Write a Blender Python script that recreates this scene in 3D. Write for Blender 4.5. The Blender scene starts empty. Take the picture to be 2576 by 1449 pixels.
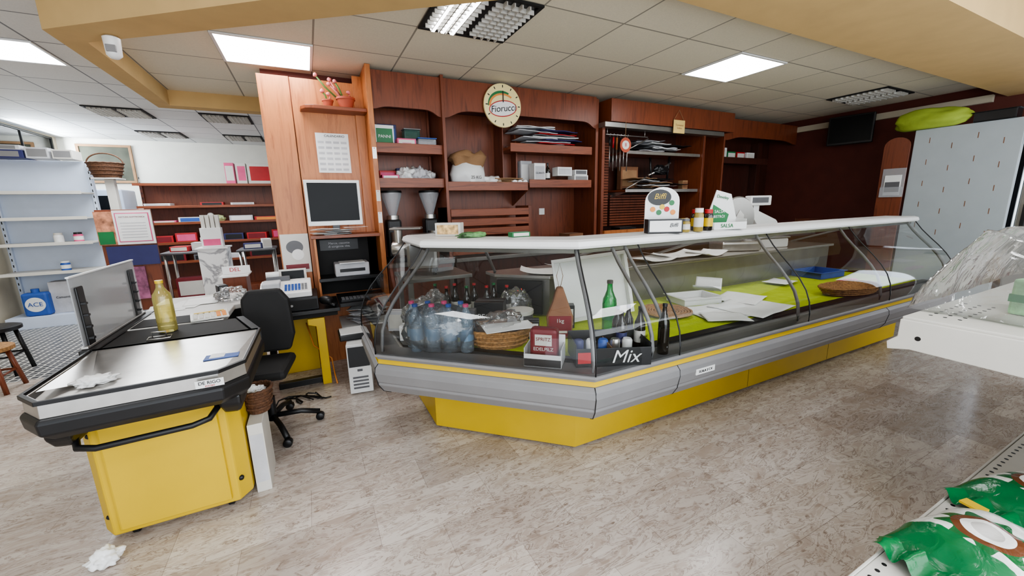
import bpy, math, random
from mathutils import Vector, Matrix, noise
random.seed(7)
COL=bpy.context.collection
def lin(v):
    v/=255.0
    return v/12.92 if v<=0.04045 else ((v+0.055)/1.055)**2.4
def rgb(r,g,b): return (lin(r),lin(g),lin(b),1)
# ---------------- materials ----------------
def base(name):
    m=bpy.data.materials.new(name); m.use_nodes=True
    nt=m.node_tree; b=nt.nodes['Principled BSDF']
    return m,nt,b
def mixcol(nt,a,b,fac,mode='MIX'):
    n=nt.nodes.new('ShaderNodeMix'); n.data_type='RGBA'; n.blend_type=mode
    for i,v in ((0,fac),(6,a),(7,b)):
        if isinstance(v,bpy.types.NodeSocket): nt.links.new(v,n.inputs[i])
        else: n.inputs[i].default_value=v
    return n.outputs[2]
def coords(nt,scale=(1,1,1),loc=(0,0,0)):
    t=nt.nodes.new('ShaderNodeTexCoord'); mp=nt.nodes.new('ShaderNodeMapping')
    nt.links.new(t.outputs['Object'],mp.inputs[0]); mp.inputs['Scale'].default_value=scale; mp.inputs['Location'].default_value=loc
    return mp.outputs[0]
def noi(nt,vec,scale,detail=4,dist=0,rough=.5):
    n=nt.nodes.new('ShaderNodeTexNoise'); n.inputs['Scale'].default_value=scale; n.inputs['Detail'].default_value=detail
    n.inputs['Distortion'].default_value=dist; n.inputs['Roughness'].default_value=rough
    nt.links.new(vec,n.inputs['Vector']); return n.outputs[0]
def ramp(nt,fac,stops):
    r=nt.nodes.new('ShaderNodeValToRGB'); nt.links.new(fac,r.inputs[0])
    e=r.color_ramp.elements
    e[0].position,e[0].color=stops[0]; e[1].position,e[1].color=stops[-1]
    for p,c in stops[1:-1]:
        k=e.new(p); k.color=c
    return r.outputs[0]
def bump(nt,b,h,strength=.3,dist=.01):
    n=nt.nodes.new('ShaderNodeBump'); n.inputs['Strength'].default_value=strength; n.inputs['Distance'].default_value=dist
    nt.links.new(h,n.inputs['Height']); nt.links.new(n.outputs[0],b.inputs['Normal'])
def M(name,col,rough=.5,metal=0,var=.12,nscale=6,bmp=0,bscale=40,coat=0,spec=.5):
    m,nt,b=base(name)
    v=coords(nt)
    n=noi(nt,v,nscale,3)
    d=tuple(c*(1-var) for c in col[:3])+(1,); l=tuple(min(1,c*(1+var)) for c in col[:3])+(1,)
    o=ramp(nt,n,[(.3,d),(.7,l)])
    nt.links.new(o,b.inputs['Base Color'])
    b.inputs['Roughness'].default_value=rough; b.inputs['Metallic'].default_value=metal; b.inputs['Specular IOR Level'].default_value=spec
    if coat: b.inputs['Coat Weight'].default_value=coat
    if bmp: bump(nt,b,noi(nt,v,bscale,3),bmp,.01)
    return m
def wood(name,dark,light,rough=.38,sc=(14,14,1.2)):
    m,nt,b=base(name)
    v=coords(nt,sc); n=noi(nt,v,1.6,6,1.2,.6)
    nt.links.new(ramp(nt,n,[(.3,dark),(.52,light),(.7,tuple(c*.8 for c in light[:3])+(1,))]),b.inputs['Base Color'])
    b.inputs['Roughness'].default_value=rough
    return m
def emis(name,col,s):
    m=bpy.data.materials.new(name); m.use_nodes=True; nt=m.node_tree; nt.nodes.clear()
    e=nt.nodes.new('ShaderNodeEmission'); o=nt.nodes.new('ShaderNodeOutputMaterial'); nt.links.new(e.outputs[0],o.inputs[0])
    e.inputs[0].default_value=col; e.inputs[1].default_value=s; return m
def glassy(name,tint=(1,1,1,1),gloss=.08,rough=.03,crinkle=0,base_mix=0,base_col=(1,1,1,1)):
    m=bpy.data.materials.new(name); m.use_nodes=True; nt=m.node_tree; nt.nodes.clear()
    o=nt.nodes.new('ShaderNodeOutputMaterial'); t=nt.nodes.new('ShaderNodeBsdfTransparent'); g=nt.nodes.new('ShaderNodeBsdfGlossy')
    t.inputs[0].default_value=tint; g.inputs['Roughness'].default_value=rough
    mx=nt.nodes.new('ShaderNodeMixShader'); lw=nt.nodes.new('ShaderNodeFresnel'); lw.inputs[0].default_value=1.45
    ad=nt.nodes.new('ShaderNodeMath'); ad.operation='ADD'; ad.use_clamp=True; ad.inputs[1].default_value=gloss-.04
    nt.links.new(lw.outputs[0],ad.inputs[0]); nt.links.new(ad.outputs[0],mx.inputs[0]); nt.links.new(t.outputs[0],mx.inputs[1]); nt.links.new(g.outputs[0],mx.inputs[2])
    out=mx.outputs[0]
    if crinkle:
        v=coords(nt); h=noi(nt,v,crinkle,3,1.0); bn=nt.nodes.new('ShaderNodeBump'); bn.inputs['Strength'].default_value=1; bn.inputs['Distance'].default_value=.02
        nt.links.new(h,bn.inputs['Height']); nt.links.new(bn.outputs[0],g.inputs['Normal'])
    if base_mix:
        d=nt.nodes.new('ShaderNodeBsdfDiffuse'); d.inputs[0].default_value=base_col
        m2=nt.nodes.new('ShaderNodeMixShader'); m2.inputs[0].default_value=base_mix
        nt.links.new(out,m2.inputs[1]); nt.links.new(d.outputs[0],m2.inputs[2]); out=m2.outputs[0]
    nt.links.new(out,o.inputs[0]); return m
WOODO=wood('wood_orange',rgb(150,86,46),rgb(186,117,68))
WOODR=wood('wood_cherry',rgb(90,44,27),rgb(121,64,40))
WOODRH=wood('wood_cherry_horizontal',rgb(98,49,30),rgb(134,72,45),sc=(1.2,14,14))
WOODD=wood('wood_dark',rgb(46,24,18),rgb(70,36,27))
YEL=M('yellow_paint',rgb(206,172,38),.38,var=.06,nscale=3)
YELD=M('yellow_panel',rgb(200,174,44),.4,var=.05)
GREY=M('grey_plastic',rgb(128,127,128),.42,var=.04)
GREYD=M('grey_dark_plastic',rgb(95,95,98),.45)
STEEL=M('brushed_steel',rgb(190,187,183),.28,.85,var=.06,nscale=20)
STEELD=M('dull_steel',rgb(150,148,144),.35,.8,var=.1)
BLACK=M('black_plastic',rgb(22,22,24),.4,var=.2)
BLACKM=M('black_matte',rgb(28,27,27),.75,var=.2)
WHITE=M('white_plastic',rgb(226,226,225),.35,var=.03)
WHITEM=M('white_metal',rgb(206,217,236),.4,var=.03)
CREAM=M('cream_metal',rgb(205,202,195),.4,var=.04)
PAPER=M('white_paper',rgb(234,234,233),.8,var=.04,bmp=.2,bscale=14)
PAPERG=M('grey_paper',rgb(190,190,194),.7,var=.15,bmp=.3,bscale=20)
GREEN=M('green_felt',rgb(172,190,30),.95,var=.12,nscale=9,bmp=.5,bscale=60)
LIME=M('lime_cloth',rgb(158,178,70),.9,var=.1,bmp=.5,bscale=12)
RED=M('red_print',rgb(176,34,38),.5)
PINK=M('pink_print',rgb(216,84,130),.5)
BLUE=M('blue_print',rgb(50,86,160),.5)
NAVY=M('navy_print',rgb(46,48,96),.5)
GRN=M('green_print',rgb(30,112,62),.45)
ORANGE=M('orange_print',rgb(220,140,66),.5)
BROWN=M('brown_paper',rgb(150,116,84),.85,var=.15,bmp=.4,bscale=16)
KRAFT=M('kraft_bag',rgb(128,88,62),.8,var=.15,bmp=.4,bscale=14)
WICKER=M('wicker',rgb(158,116,70),.75,var=.35,nscale=60,bmp=.8,bscale=90)
WICKERD=M('wicker_dark',rgb(88,58,38),.75,var=.35,nscale=60,bmp=.8,bscale=90)
MAROON=M('maroon_print',rgb(118,26,36),.45)
SCREEN=M('dark_screen',rgb(12,13,15),.35,var=.1,spec=.2)
TERRA=M('terracotta',rgb(160,72,48),.7)
PLANT=M('pink_cactus',rgb(208,118,116),.6,var=.25)
LEAF=M('leaf',rgb(70,110,50),.6,var=.25)
GLASS=glassy('clear_glass',(.975,.985,.98,1),.06,.02)
ACRY=glassy('acrylic',(.97,.98,.99,1),.06,.12,base_mix=.24,base_col=(.86,.88,.92,1))
FILM=glassy('plastic_film',(.96,.96,.96,1),.10,.10,crinkle=8,base_mix=.06,base_col=(.85,.85,.85,1))
WATER=glassy('water_bottle_plastic',(.84,.92,.98,1),.14,.08,crinkle=30,base_mix=.14,base_col=(.6,.76,.92,1))
OIL=glassy('oil_plastic',(.97,.92,.60,1),.10,.05,base_mix=.22,base_col=rgb(226,214,140))
GPET=glassy('green_pet',(.25,.8,.4,1),.12,.05,base_mix=.35,base_col=rgb(40,160,80))
DARKGL=M('dark_bottle_glass',rgb(30,24,18),.12,var=.2,coat=.5)
GTUB=glassy('green_tub',(.6,.8,.75,1),.1,base_mix=.3,base_col=rgb(110,150,140))
WLAB=glassy('water_label',(.8,.88,.96,1),.08,base_mix=.4,base_col=rgb(150,190,225))
CERAM=M('ceramic',rgb(170,180,130),.4,var=.4)
def marble():
    m,nt,b=base('marble_print'); v=coords(nt)
    n=noi(nt,v,2.2,5,1.5); nt.links.new(ramp(nt,n,[(.46,rgb(236,236,236)),(.5,rgb(150,150,155)),(.53,rgb(240,240,240))]),b.inputs['Base Color']); return m
MARB=marble()
def brick(nt,vec,w,h,mortar,c1,c2,cm,off=.5):
    n=nt.nodes.new('ShaderNodeTexBrick'); nt.links.new(vec,n.inputs['Vector'])
    n.offset=off; n.offset_frequency=2; n.squash=1
    for k,v in (('Color1',c1),('Color2',c2),('Mortar',cm)): n.inputs[k].default_value=v
    n.inputs['Scale'].default_value=1; n.inputs['Mortar Size'].default_value=mortar; n.inputs['Brick Width'].default_value=w; n.inputs['Row Height'].default_value=h
    n.inputs['Mortar Smooth'].default_value=.1; n.inputs['Bias'].default_value=0
    return n.outputs[0]
def floor_mat():
    m,nt,b=base('marble_chip_floor')
    v=coords(nt,loc=(.15,.07,0))
    br=brick(nt,v,.57,.285,.0011,rgb(211,203,195),rgb(183,173,165),rgb(158,148,141))
    n0=noi(nt,coords(nt,(1,2.2,1)),2.2,4,.6,.55)
    c=mixcol(nt,br,ramp(nt,n0,[(.35,rgb(226,219,214)),(.65,(1,1,1,1))]),.7,'MULTIPLY')
    n1=noi(nt,coords(nt,(1.0,3.4,1)),4.2,7,1.6,.6)
    r1=ramp(nt,n1,[(.40,rgb(228,220,214)),(.47,(1,1,1,1)),(.495,rgb(170,153,143)),(.52,(1,1,1,1)),(.60,(1,1,1,1)),(.68,rgb(214,204,198))])
    c=mixcol(nt,c,r1,.75,'MULTIPLY')
    n2=noi(nt,coords(nt,(1,1.6,1)),13,4,.5,.55)
    c=mixcol(nt,c,ramp(nt,n2,[(.36,rgb(206,195,188)),(.44,(1,1,1,1)),(.62,(1,1,1,1)),(.70,rgb(222,213,208))]),.5,'MULTIPLY')
    vo=nt.nodes.new('ShaderNodeTexVoronoi'); vo.inputs['Scale'].default_value=7; nt.links.new(coords(nt,(1,2.0,1)),vo.inputs['Vector'])
    c=mixcol(nt,c,ramp(nt,vo.outputs['Distance'],[(.07,rgb(186,173,165)),(.11,(1,1,1,1))]),.7,'MULTIPLY')
    nt.links.new(c,b.inputs['Base Color']); b.inputs['Roughness'].default_value=.20
    return m
def mosaic():
    m,nt,b=base('dark_mosaic_floor'); v=coords(nt)
    c=brick(nt,v,.07,.07,.009,rgb(62,64,68),rgb(86,86,90),rgb(190,188,182),0)
    nt.links.new(c,b.inputs['Base Color']); b.inputs['Roughness'].default_value=.35; return m
def ceil(name,w,h,ox,oy,c1,c2,cm,mo=.009):
    m,nt,b=base(name); v=coords(nt,loc=(-ox+w*40,-oy+h*40,0))
    c=brick(nt,v,w,h,mo,c1,c2,cm,0)
    n=noi(nt,coords(nt),90,2); c=mixcol(nt,c,ramp(nt,n,[(.3,(.93,.93,.93,1)),(.7,(1,1,1,1))]),1,'MULTIPLY')
    nt.links.new(c,b.inputs['Base Color']); b.inputs['Roughness'].default_value=.8; return m
FLOOR=floor_mat(); MOS=mosaic()
CEILI=ceil('ceiling_tiles_warm',.66,.63,.18,2.44,rgb(226,217,196),rgb(219,210,189),rgb(150,144,132),.007)
CEILO=ceil('ceiling_tiles_white',.60,.60,0,0,rgb(222,222,220),rgb(214,214,212),rgb(128,130,134),.008)
OCHRE=M('ochre_paint',rgb(194,163,112),.8,var=.05)
WALLW=M('white_wall_paint',rgb(228,226,215),.85,var=.03)
WALLC=M('cream_wall_paint',rgb(186,176,156),.85,var=.05)
WALLR=M('oxblood_wall_paint',rgb(92,42,32),.7,var=.12)
LIT=emis('lit_panel',(.985,.99,1,1),14)
TUBE=emis('lit_tube',(1,1,1,1),5)
# ---------------- mesh helpers ----------------
WORLD={}
def add(name,me,mat=None,parent=None,smooth=False,bevel=0,seg=2):
    ob=bpy.data.objects.new(name,me); COL.objects.link(ob)
    if mat: me.materials.append(mat)
    if parent is not None:
        ob.parent=parent
        r=parent
        while r.parent: r=r.parent
        if r.name in WORLD: me.transform(Matrix.Translation(-Vector(WORLD[r.name])))
    if smooth:
        for p in me.polygons: p.use_smooth=True
    if bevel:
        md=ob.modifiers.new('b','BEVEL'); md.width=bevel; md.segments=seg; md.limit_method='ANGLE'
    return ob
def thing(name,label,cat,loc=(0,0,0),rz=0,group=None,world=False):
    e=bpy.data.objects.new(name,None); COL.objects.link(e); e.empty_display_size=.1
    e.location=loc; e.rotation_euler=(0,0,math.radians(rz)); e['label']=label; e['category']=cat
    if group: e['group']=group
    if world: WORLD[e.name]=tuple(loc)
    return e
def tag(ob,label,cat,group=None):
    ob['label']=label; ob['category']=cat
    if group: ob['group']=group
    return ob
def struct(ob): ob['kind']='structure'; return ob
def MB(verts,faces):
    me=bpy.data.meshes.new('m'); me.from_pydata([tuple(v) for v in verts],[],faces); me.update(); return me
def boxdata(x0,x1,y0,y1,z0,z1,o=0):
    v=[(x0,y0,z0),(x1,y0,z0),(x1,y1,z0),(x0,y1,z0),(x0,y0,z1),(x1,y0,z1),(x1,y1,z1),(x0,y1,z1)]
    f=[(0,3,2,1),(4,5,6,7),(0,1,5,4),(1,2,6,5),(2,3,7,6),(3,0,4,7)]
    return v,[tuple(i+o for i in q) for q in f]
def B(p,name,x0,x1,y0,y1,z0,z1,mat,bevel=.003):
    v,f=boxdata(x0,x1,y0,y1,z0,z1); return add(name,MB(v,f),mat,p,bevel=bevel)
def BS(p,name,boxes,mat,bevel=.002):
    V=[];F=[]
    for b in boxes:
        v,f=boxdata(*b,o=len(V)); V+=v;F+=f
    return add(name,MB(V,F),mat,p,bevel=bevel)
def prism(p,name,pts,a0,a1,mat,axis='z',bevel=0):
    n=len(pts)
    def m(q,a):
        if axis=='z': return (q[0],q[1],a)
        if axis=='y': return (q[0],a,q[1])
        return (a,q[0],q[1])
    v=[m(q,a0) for q in pts]+[m(q,a1) for q in pts]
    f=[tuple(range(n))[::-1],tuple(range(n,2*n))]+[(i,(i+1)%n,n+(i+1)%n,n+i) for i in range(n)]
    me=MB(v,f)
    import bmesh
    bm=bmesh.new(); bm.from_mesh(me); bmesh.ops.recalc_face_normals(bm,faces=bm.faces); bm.to_mesh(me); bm.free()
    return add(name,me,mat,p,bevel=bevel)
def lathe(p,name,prof,mat,loc=(0,0,0),n=20,smooth=True,sx=1,sy=1,axis='z'):
    V=[];F=[]
    for r,z in prof:
        for i in range(n):
            a=2*math.pi*i/n; V.append((loc[0]+sx*r*math.cos(a),loc[1]+sy*r*math.sin(a),loc[2]+z) if axis=='z' else ((loc[0]+r*math.cos(a),loc[1]+z,loc[2]+r*math.sin(a)) if axis=='y' else (loc[0]+z,loc[1]+r*math.cos(a),loc[2]+r*math.sin(a))))
    for k in range(len(prof)-1):
        for i in range(n):
            F.append((k*n+i,k*n+(i+1)%n,(k+1)*n+(i+1)%n,(k+1)*n+i))
    F.append(tuple(range(n))[::-1]); F.append(tuple((len(prof)-1)*n+i for i in range(n)))
    ob=add(name,MB(V,F),mat,p,smooth=smooth)
    if smooth:
        md=ob.modifiers.new('e','EDGE_SPLIT'); md.split_angle=math.radians(50)
    return ob
def tube(p,name,pts,r,mat,closed=False,n=8):
    pts=[Vector(q) for q in pts]; V=[];F=[];N=len(pts)
    for i,q in enumerate(pts):
        a=pts[(i-1)%N] if (closed or i>0) else q; b=pts[(i+1)%N] if (closed or i<N-1) else q
        t=(b-a).normalized(); u=t.cross(Vector((0,0,1)))
        if u.length<.05: u=t.cross(Vector((0,1,0)))
        u.normalize(); w=t.cross(u)
        for k in range(n):
            an=2*math.pi*k/n; V.append(q+r*(math.cos(an)*u+math.sin(an)*w))
    for i in range(N if closed else N-1):
        j=(i+1)%N
        for k in range(n): F.append((i*n+k,i*n+(k+1)%n,j*n+(k+1)%n,j*n+k))
    if not closed: F.append(tuple(range(n))[::-1]); F.append(tuple((N-1)*n+k for k in range(n)))
    return add(name,MB(V,F),mat,p,smooth=True)
def tubes(p,name,lst,r,mat):
    V=[];F=[]
    for pts in lst:
        ob=tube(None,'tmp',pts,r,mat,n=6); me=ob.data; o=len(V)
        V+=[v.co.copy() for v in me.vertices]; F+=[tuple(i+o for i in q.vertices) for q in me.polygons]
        bpy.data.objects.remove(ob)
    return add(name,MB(V,F),mat,p,smooth=True)
def text(p,s,size,loc,mat,rot=(90,0,0),ext=.0008,align='CENTER',shear=0,name='lettering'):
    cu=bpy.data.curves.new('t','FONT'); cu.body=s; cu.size=size; cu.extrude=ext; cu.align_x=align; cu.align_y='CENTER'; cu.shear=shear
    o=bpy.data.objects.new('t',cu); COL.objects.link(o); dg=bpy.context.evaluated_depsgraph_get()
    me=bpy.data.meshes.new_from_object(o.evaluated_get(dg)); bpy.data.objects.remove(o)
    R=Matrix.Rotation(math.radians(rot[2]),4,'Z')@Matrix.Rotation(math.radians(rot[1]),4,'Y')@Matrix.Rotation(math.radians(rot[0]),4,'X')
    me.transform(Matrix.Translation(loc)@R); me.materials.clear()
    return add(name,me,mat,p)
def sheet(p,name,cx,cy,z,w,d,mat,rz=0,amp=.01,seed=0,n=14,thick=.0012,fs=6,curl=0):
    V=[];F=[]; a=math.radians(rz)
    for j in range(n+1):
        for i in range(n+1):
            x=(i/n-.5)*w; y=(j/n-.5)*d
            h=noise.noise(Vector((x*fs+seed*3.1,y*fs,seed)))*amp+amp+curl*(abs(x)/w*2)**3
            V.append((cx+x*math.cos(a)-y*math.sin(a),cy+x*math.sin(a)+y*math.cos(a),z+h))
    for j in range(n):
        for i in range(n): k=j*(n+1)+i; F.append((k,k+1,k+n+2,k+n+1))
    ob=add(name,MB(V,F),mat,p,smooth=True); s=ob.modifiers.new('s','SOLIDIFY'); s.thickness=thick; return ob
def blob(p,name,loc,size,mat,seed=0,rough=.3,fs=2.2,sub=4,flat=True):
    import bmesh
    bm=bmesh.new(); bmesh.ops.create_icosphere(bm,subdivisions=sub,radius=1)
    for v in bm.verts:
        k=1+rough*noise.fractal(v.co*fs+Vector((seed*5.3,seed,0)),1,2,3)
        c=v.co*k; 
        z=c.z
        if flat and z<-.75: z=-.75
        v.co=Vector((loc[0]+c.x*size[0],loc[1]+c.y*size[1],loc[2]+(z+.75)*size[2]))
    me=bpy.data.meshes.new('b'); bm.to_mesh(me); bm.free()
    return add(name,me,mat,p,smooth=True)
# ---------------- camera ----------------
Rv=Vector((.89206586,-.45135208,-.0223563)); Dv=Vector((-.11101796,-.17092712,-.97900916)); Fv=Vector((.43805652,.8758226,-.20258643))
cam=bpy.data.cameras.new('camera'); co=bpy.data.objects.new('camera',cam); COL.objects.link(co)
mt=Matrix(((Rv.x,-Dv.x,-Fv.x,0),(Rv.y,-Dv.y,-Fv.y,0),(Rv.z,-Dv.z,-Fv.z,1.5),(0,0,0,1)))
co.matrix_world=mt; cam.sensor_width=36; cam.lens=1000.2/2576*36; cam.clip_start=.05; cam.clip_end=100
bpy.context.scene.camera=co
# ---------------- room ----------------
def sbox(name,*a,mat=None): 
    o=B(None,name,*a,mat,bevel=0); struct(o); return o
sbox('floor',-4.5,7.6,-1.6,5.16,-.1,0,mat=FLOOR)
sbox('floor',-4.5,7.6,5.16,10.4,-.1,0,mat=MOS)
inner=[(-1.2,3.66),(-1.2,5.62),(7.3,5.62),(7.3,1.5),(1.5,1.5)]
struct(prism(None,'ceiling',inner,2.75,2.78,CEILI))
sbox('ceiling',-4.0,7.6,-1.6,10.4,2.86,2.96,mat=CEILO)
outp=[(.45,5.70),(-1.28,5.70),(-1.30,3.63),(1.97,1.15),(7.3,1.15)]
innp=[(.45,5.54),(-1.15,5.54),(-1.15,3.78),(1.62,1.80),(7.3,1.80)]
V=[];F=[]
for z in (2.60,2.86):
    for q in outp: V.append((*q,z))
    for q in innp: V.append((*q,z))
for i in range(4):
    a,b,c,d=i,i+1,5+i+1,5+i
    F+=[(a,b,c,d),(a+10,d+10,c+10,b+10),(a,a+10,b+10,b),(d,c,c+10,d+10)]
F+=[(0,5,15,10),(4,14,19,9)]
struct(add('trim_1',MB(V,F),OCHRE))
sbox('wall_back',-.24,7.4,4.46,4.58,0,2.86,mat=WALLR)
sbox('wall_far',-3.9,2.0,10.2,10.32,0,2.86,mat=WALLW)
def wallholes(name,axis,pos,th,a0,a1,z0,z1,hole,mat):
    h0,h1,hz0,hz1=hole
    bs=[(a0,h0,z0,z1),(h1,a1,z0,z1),(h0,h1,z0,hz0),(h0,h1,hz1,z1)]
    o=BS(None,name,[(pos,pos+th,b[0],b[1],b[2],b[3]) for b in bs],mat,0); struct(o); return o
wallholes('wall_left','x',-3.85,.04,-1.6,10.2,0,2.86,(8.35,10.1,2.32,2.84),WALLC)
wallholes('wall_right','x',7.30,.12,-1.6,4.46,0,2.86,(.1,1.62,.75,2.1),WALLR)
sbox('trim_2',7.24,7.298,1.9,4.4,2.56,2.64,mat=WALLC)
def window(name,x,y0,y1,z0,z1,f=.05):
    e=bpy.data.objects.new(name,None); COL.objects.link(e); struct(e); e.location=(x,y0,z0)
    L=y1-y0; Hh=z1-z0
    o=BS(e,'frame',[(0,.03,0,L,0,f),(0,.03,0,L,Hh-f,Hh),(0,.03,0,f,f,Hh-f),(0,.03,L-f,L,f,Hh-f),(0,.03,L/2-.01,L/2+.01,f,Hh-f)],BLACK); struct(o)
    o=B(e,'glass',.012,.016,f,L-f,f,Hh-f,GLASS,0); struct(o)
window('window_1',-3.845,8.35,10.1,2.32,2.84,.03)
window('window_2',7.33,.1,1.62,.75,2.1)
def panel(x0,y0,w,d,z):
    e=thing('ceiling_light_panel','square lit white panel set in the ceiling grid','ceiling light',(x0+w/2,y0+d/2,z),group='lit ceiling panels')
    B(e,'diffuser',-w/2+.02,w/2-.02,-d/2+.02,d/2-.02,-.006,.0,LIT,0)
    BS(e,'frame',[(-w/2,w/2,-d/2,-d/2+.02,-.012,0),(-w/2,w/2,d/2-.02,d/2,-.012,0),(-w/2,-w/2+.02,-d/2+.02,d/2-.02,-.012,0),(w/2-.02,w/2,-d/2+.02,d/2-.02,-.012,0)],WHITE,0)
for a in ((-.48,3.70,.66,.63,2.749),(3.48,2.44,.66,.63,2.749),(-2.4,4.8,.6,.6,2.859),(.6,-.6,.6,.6,2.859),(3.0,-.2,.6,.6,2.859),(-1.8,1.2,.6,.6,2.859)): panel(*a)  # last three panels are out of view, added to brighten the near side
def troffer(x0,y0,w,d,z,lit=False):
    e=thing('louvred_ceiling_light','recessed fluorescent ceiling light with mirrored louvre grid','ceiling light',(x0+w/2,y0+d/2,z),group='louvred ceiling lights')
    BS(e,'frame',[(-w/2,w/2,-d/2,-d/2+.025,-.012,0),(-w/2,w/2,d/2-.025,d/2,-.012,0),(-w/2,-w/2+.025,-d/2+.025,d/2-.025,-.012,0),(w/2-.025,w/2,-d/2+.025,d/2-.025,-.012,0),(-.02,.02,-d/2+.025,d/2-.025,-.012,0)],BLACKM,0)
    rf=B(e,'reflector',-w/2+.02,w/2-.02,-d/2+.02,d/2-.02,-.002,0,BLACK,0)
    for s in ((-w/2+.03,-.025),(.025,w/2-.03)):
        bs=[]
        for i in range(1,5):
            x=s[0]+(s[1]-s[0])*i/5; bs.append((x-.004,x+.004,-d/2+.03,d/2-.03,-.03,-.003))
        for j in range(1,10):
            y=-d/2+.03+(d-.06)*j/10; bs.append((s[0],s[1],y-.004,y+.004,-.03,-.003))
        BS(e,'louvre',bs,CREAM,0)
    if lit:
        tubes(rf,'fluorescent_tube',[[(-w/4+k,-d/2+.04,-.012),(-w/4+k,d/2-.04,-.012)] for k in (-.07,0,.07)],.022,TUBE)
troffer(.84,2.44,.66,.63,2.749,True); troffer(6.12,2.44,.66,.63,2.749)
for x,y in ((-2.4,7.2),(-1.2,7.2),(-2.4,9.0),(-1.2,9.0)): troffer(x,y,.6,.6,2.859)
e=thing('motion_sensor','small white motion sensor under the ochre ceiling beam','sensor',(-.98,3.60,2.60))
sb=lathe(e,'sensor_body',[(.02,-.13),(.04,-.11),(.045,-.01),(.03,0)],WHITE,n=14); B(sb,'sensor_window',-.025,.025,-.048,-.03,-.10,-.06,GREY)
# ---------------- display case ----------------
def off(d,xe=5.55,yb=3.0): return [(.64-d,yb),(.64-d,2.5-.423*d),(1.33-.4057*d,1.83-d),(xe,1.83-d)]
def sweep(p,name,prof,mat,xe=5.55,smooth=False,bevel=0):
    V=[];n=len(prof)
    for k in range(4):
        for d,z in prof: q=off(d,xe)[k]; V.append((q[0],q[1],z))
    F=[]
    for k in range(3):
        for i in range(n): F.append((k*n+i,k*n+(i+1)%n,(k+1)*n+(i+1)%n,(k+1)*n+i))
    F+= [tuple(range(n)),tuple(3*n+i for i in range(n))[::-1]]
    me=MB(V,F); import bmesh
    bm=bmesh.new(); bm.from_mesh(me); bmesh.ops.recalc_face_normals(bm,faces=bm.faces); bm.to_mesh(me); bm.free()
    return add(name,me,mat,p,bevel=bevel,smooth=smooth)
case=thing('deli_display_counter','long glass-fronted deli counter with yellow base and grey bumper','display counter',(3,2.4,0),world=True)
bp=sweep(case,'base_plinth',[(0,.015),(0,.43),(-.06,.43),(-.06,.015)],YEL)
for q in [(1.5+i*.9,1.95) for i in range(5)]+[(.72,2.6),(1.35,1.98)]: lathe(bp,'adjustable_foot',[(.03,0),(.03,.006),(.012,.008),(.012,.05)],BLACK,(q[0],q[1],0),n=10)
for x in (3.03,4.21): B(bp,'panel_seam',x-.001,x+.001,1.8285,1.831,.02,.40,BLACK,0)
bmp_=sweep(case,'bumper',[(-.02,.41),(.30,.395),(.345,.42),(.375,.47),(.372,.485),(.378,.49),(.39,.545),(.385,.58),(.365,.60),(.30,.61),(-.02,.61)],GREY,bevel=.004)
JP=((.30,.394),(.345,.42),(.375,.47),(.378,.49),(.39,.545),(.385,.58),(.365,.60))
for kk in (1,2): tube(bmp_,'corner_joint',[(*off(d+.001)[kk],z) for d,z in JP],.0025,BLACK,n=6)
for x in (1.76,4.21): tube(bmp_,'bumper_joint',[(x,1.829-d,z) for d,z in JP],.002,BLACK,n=6)
sweep(case,'yellow_stripe',[(.30,.61),(.365,.603),(.362,.63),(.30,.63)],YEL)
sweep(case,'glass_rail',[(.22,.63),(.366,.63),(.37,.645),(.385,.65),(.385,.662),(.36,.668),(.22,.66)],GREY,bevel=.002)
dk=off(.25)
prism(case,'deck',[dk[0],dk[1],dk[2],dk[3],(5.55,3.0)],.60,.655,STEEL)
prism(case,'green_mat',[(1.0,2.9),(.70,2.2),(1.33-.4057*.13,1.70),(5.5,1.70),(5.5,2.72),(1.5,2.72),(1.35,2.9)],.656,.664,GREEN)
sweep(case,'air_vent_strip',[(.14,.655),(.20,.655),(.20,.668),(.14,.668)],BLACK)
GP=[(.375,.655),(.376,.72),(.365,.80),(.335,.88),(.285,.955),(.22,1.03),(.15,1.10),(.08,1.175),(.035,1.235),(.01,1.27)]
P=lambda k:(lambda d:off(d)[k])
X=lambda x:(lambda d:(x,1.83-d))
def gsurf(fa,fb,seam):
    V=[]
    for d,z in GP: V.append((*fa(d),z)); V.append((*fb(d),z))
    F=[(2*i,2*i+1,2*i+3,2*i+2) for i in range(len(GP)-1)]
    ob=add('glass_panel',MB(V,F),GLASS,case,smooth=True)
    for f in seam: tube(ob,'glass_edge_trim',[(*f(d),z) for d,z in GP],.0045,BLACK,n=6)
gsurf(P(0),P(1),[P(0)]); gsurf(P(1),P(2),[P(1)]); gsurf(P(2),X(1.76),[P(2)])
gsurf(X(1.765),X(3.03),[X(1.762)]); gsurf(X(3.035),X(4.21),[X(3.032)]); gsurf(X(4.215),X(5.52),[X(4.212),X(5.52)])
prism(case,'end_glass_panel',[(1.83-d,z) for d,z in GP]+[(2.95,1.27),(2.95,.655)],5.521,5.527,GLASS,'x')
V=[(.64-d,3.0,z) for d,z in GP]+[(1.2,3.0,1.27),(1.2,3.0,.655)]
add('end_glass_panel',MB(V,[tuple(range(len(V)))]),GLASS,case)
for f in (P(1),P(2),X(1.60),X(1.70),X(2.98),X(4.16),X(5.46)): tube(case,'curved_support',[(*f(d-.045),z-.01) for d,z in GP],.011,GREY,n=8)
sweep(case,'white_top',[(.03,1.255),(.04,1.27),(.03,1.295),(.0,1.305),(-.24,1.305),(-.26,1.29),(-.26,1.265),(.0,1.25)],WHITE,bevel=.003)
sweep(case,'lamp_rail',[(-.02,1.225),(-.06,1.225),(-.06,1.25),(-.02,1.25)],STEELD)
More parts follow.
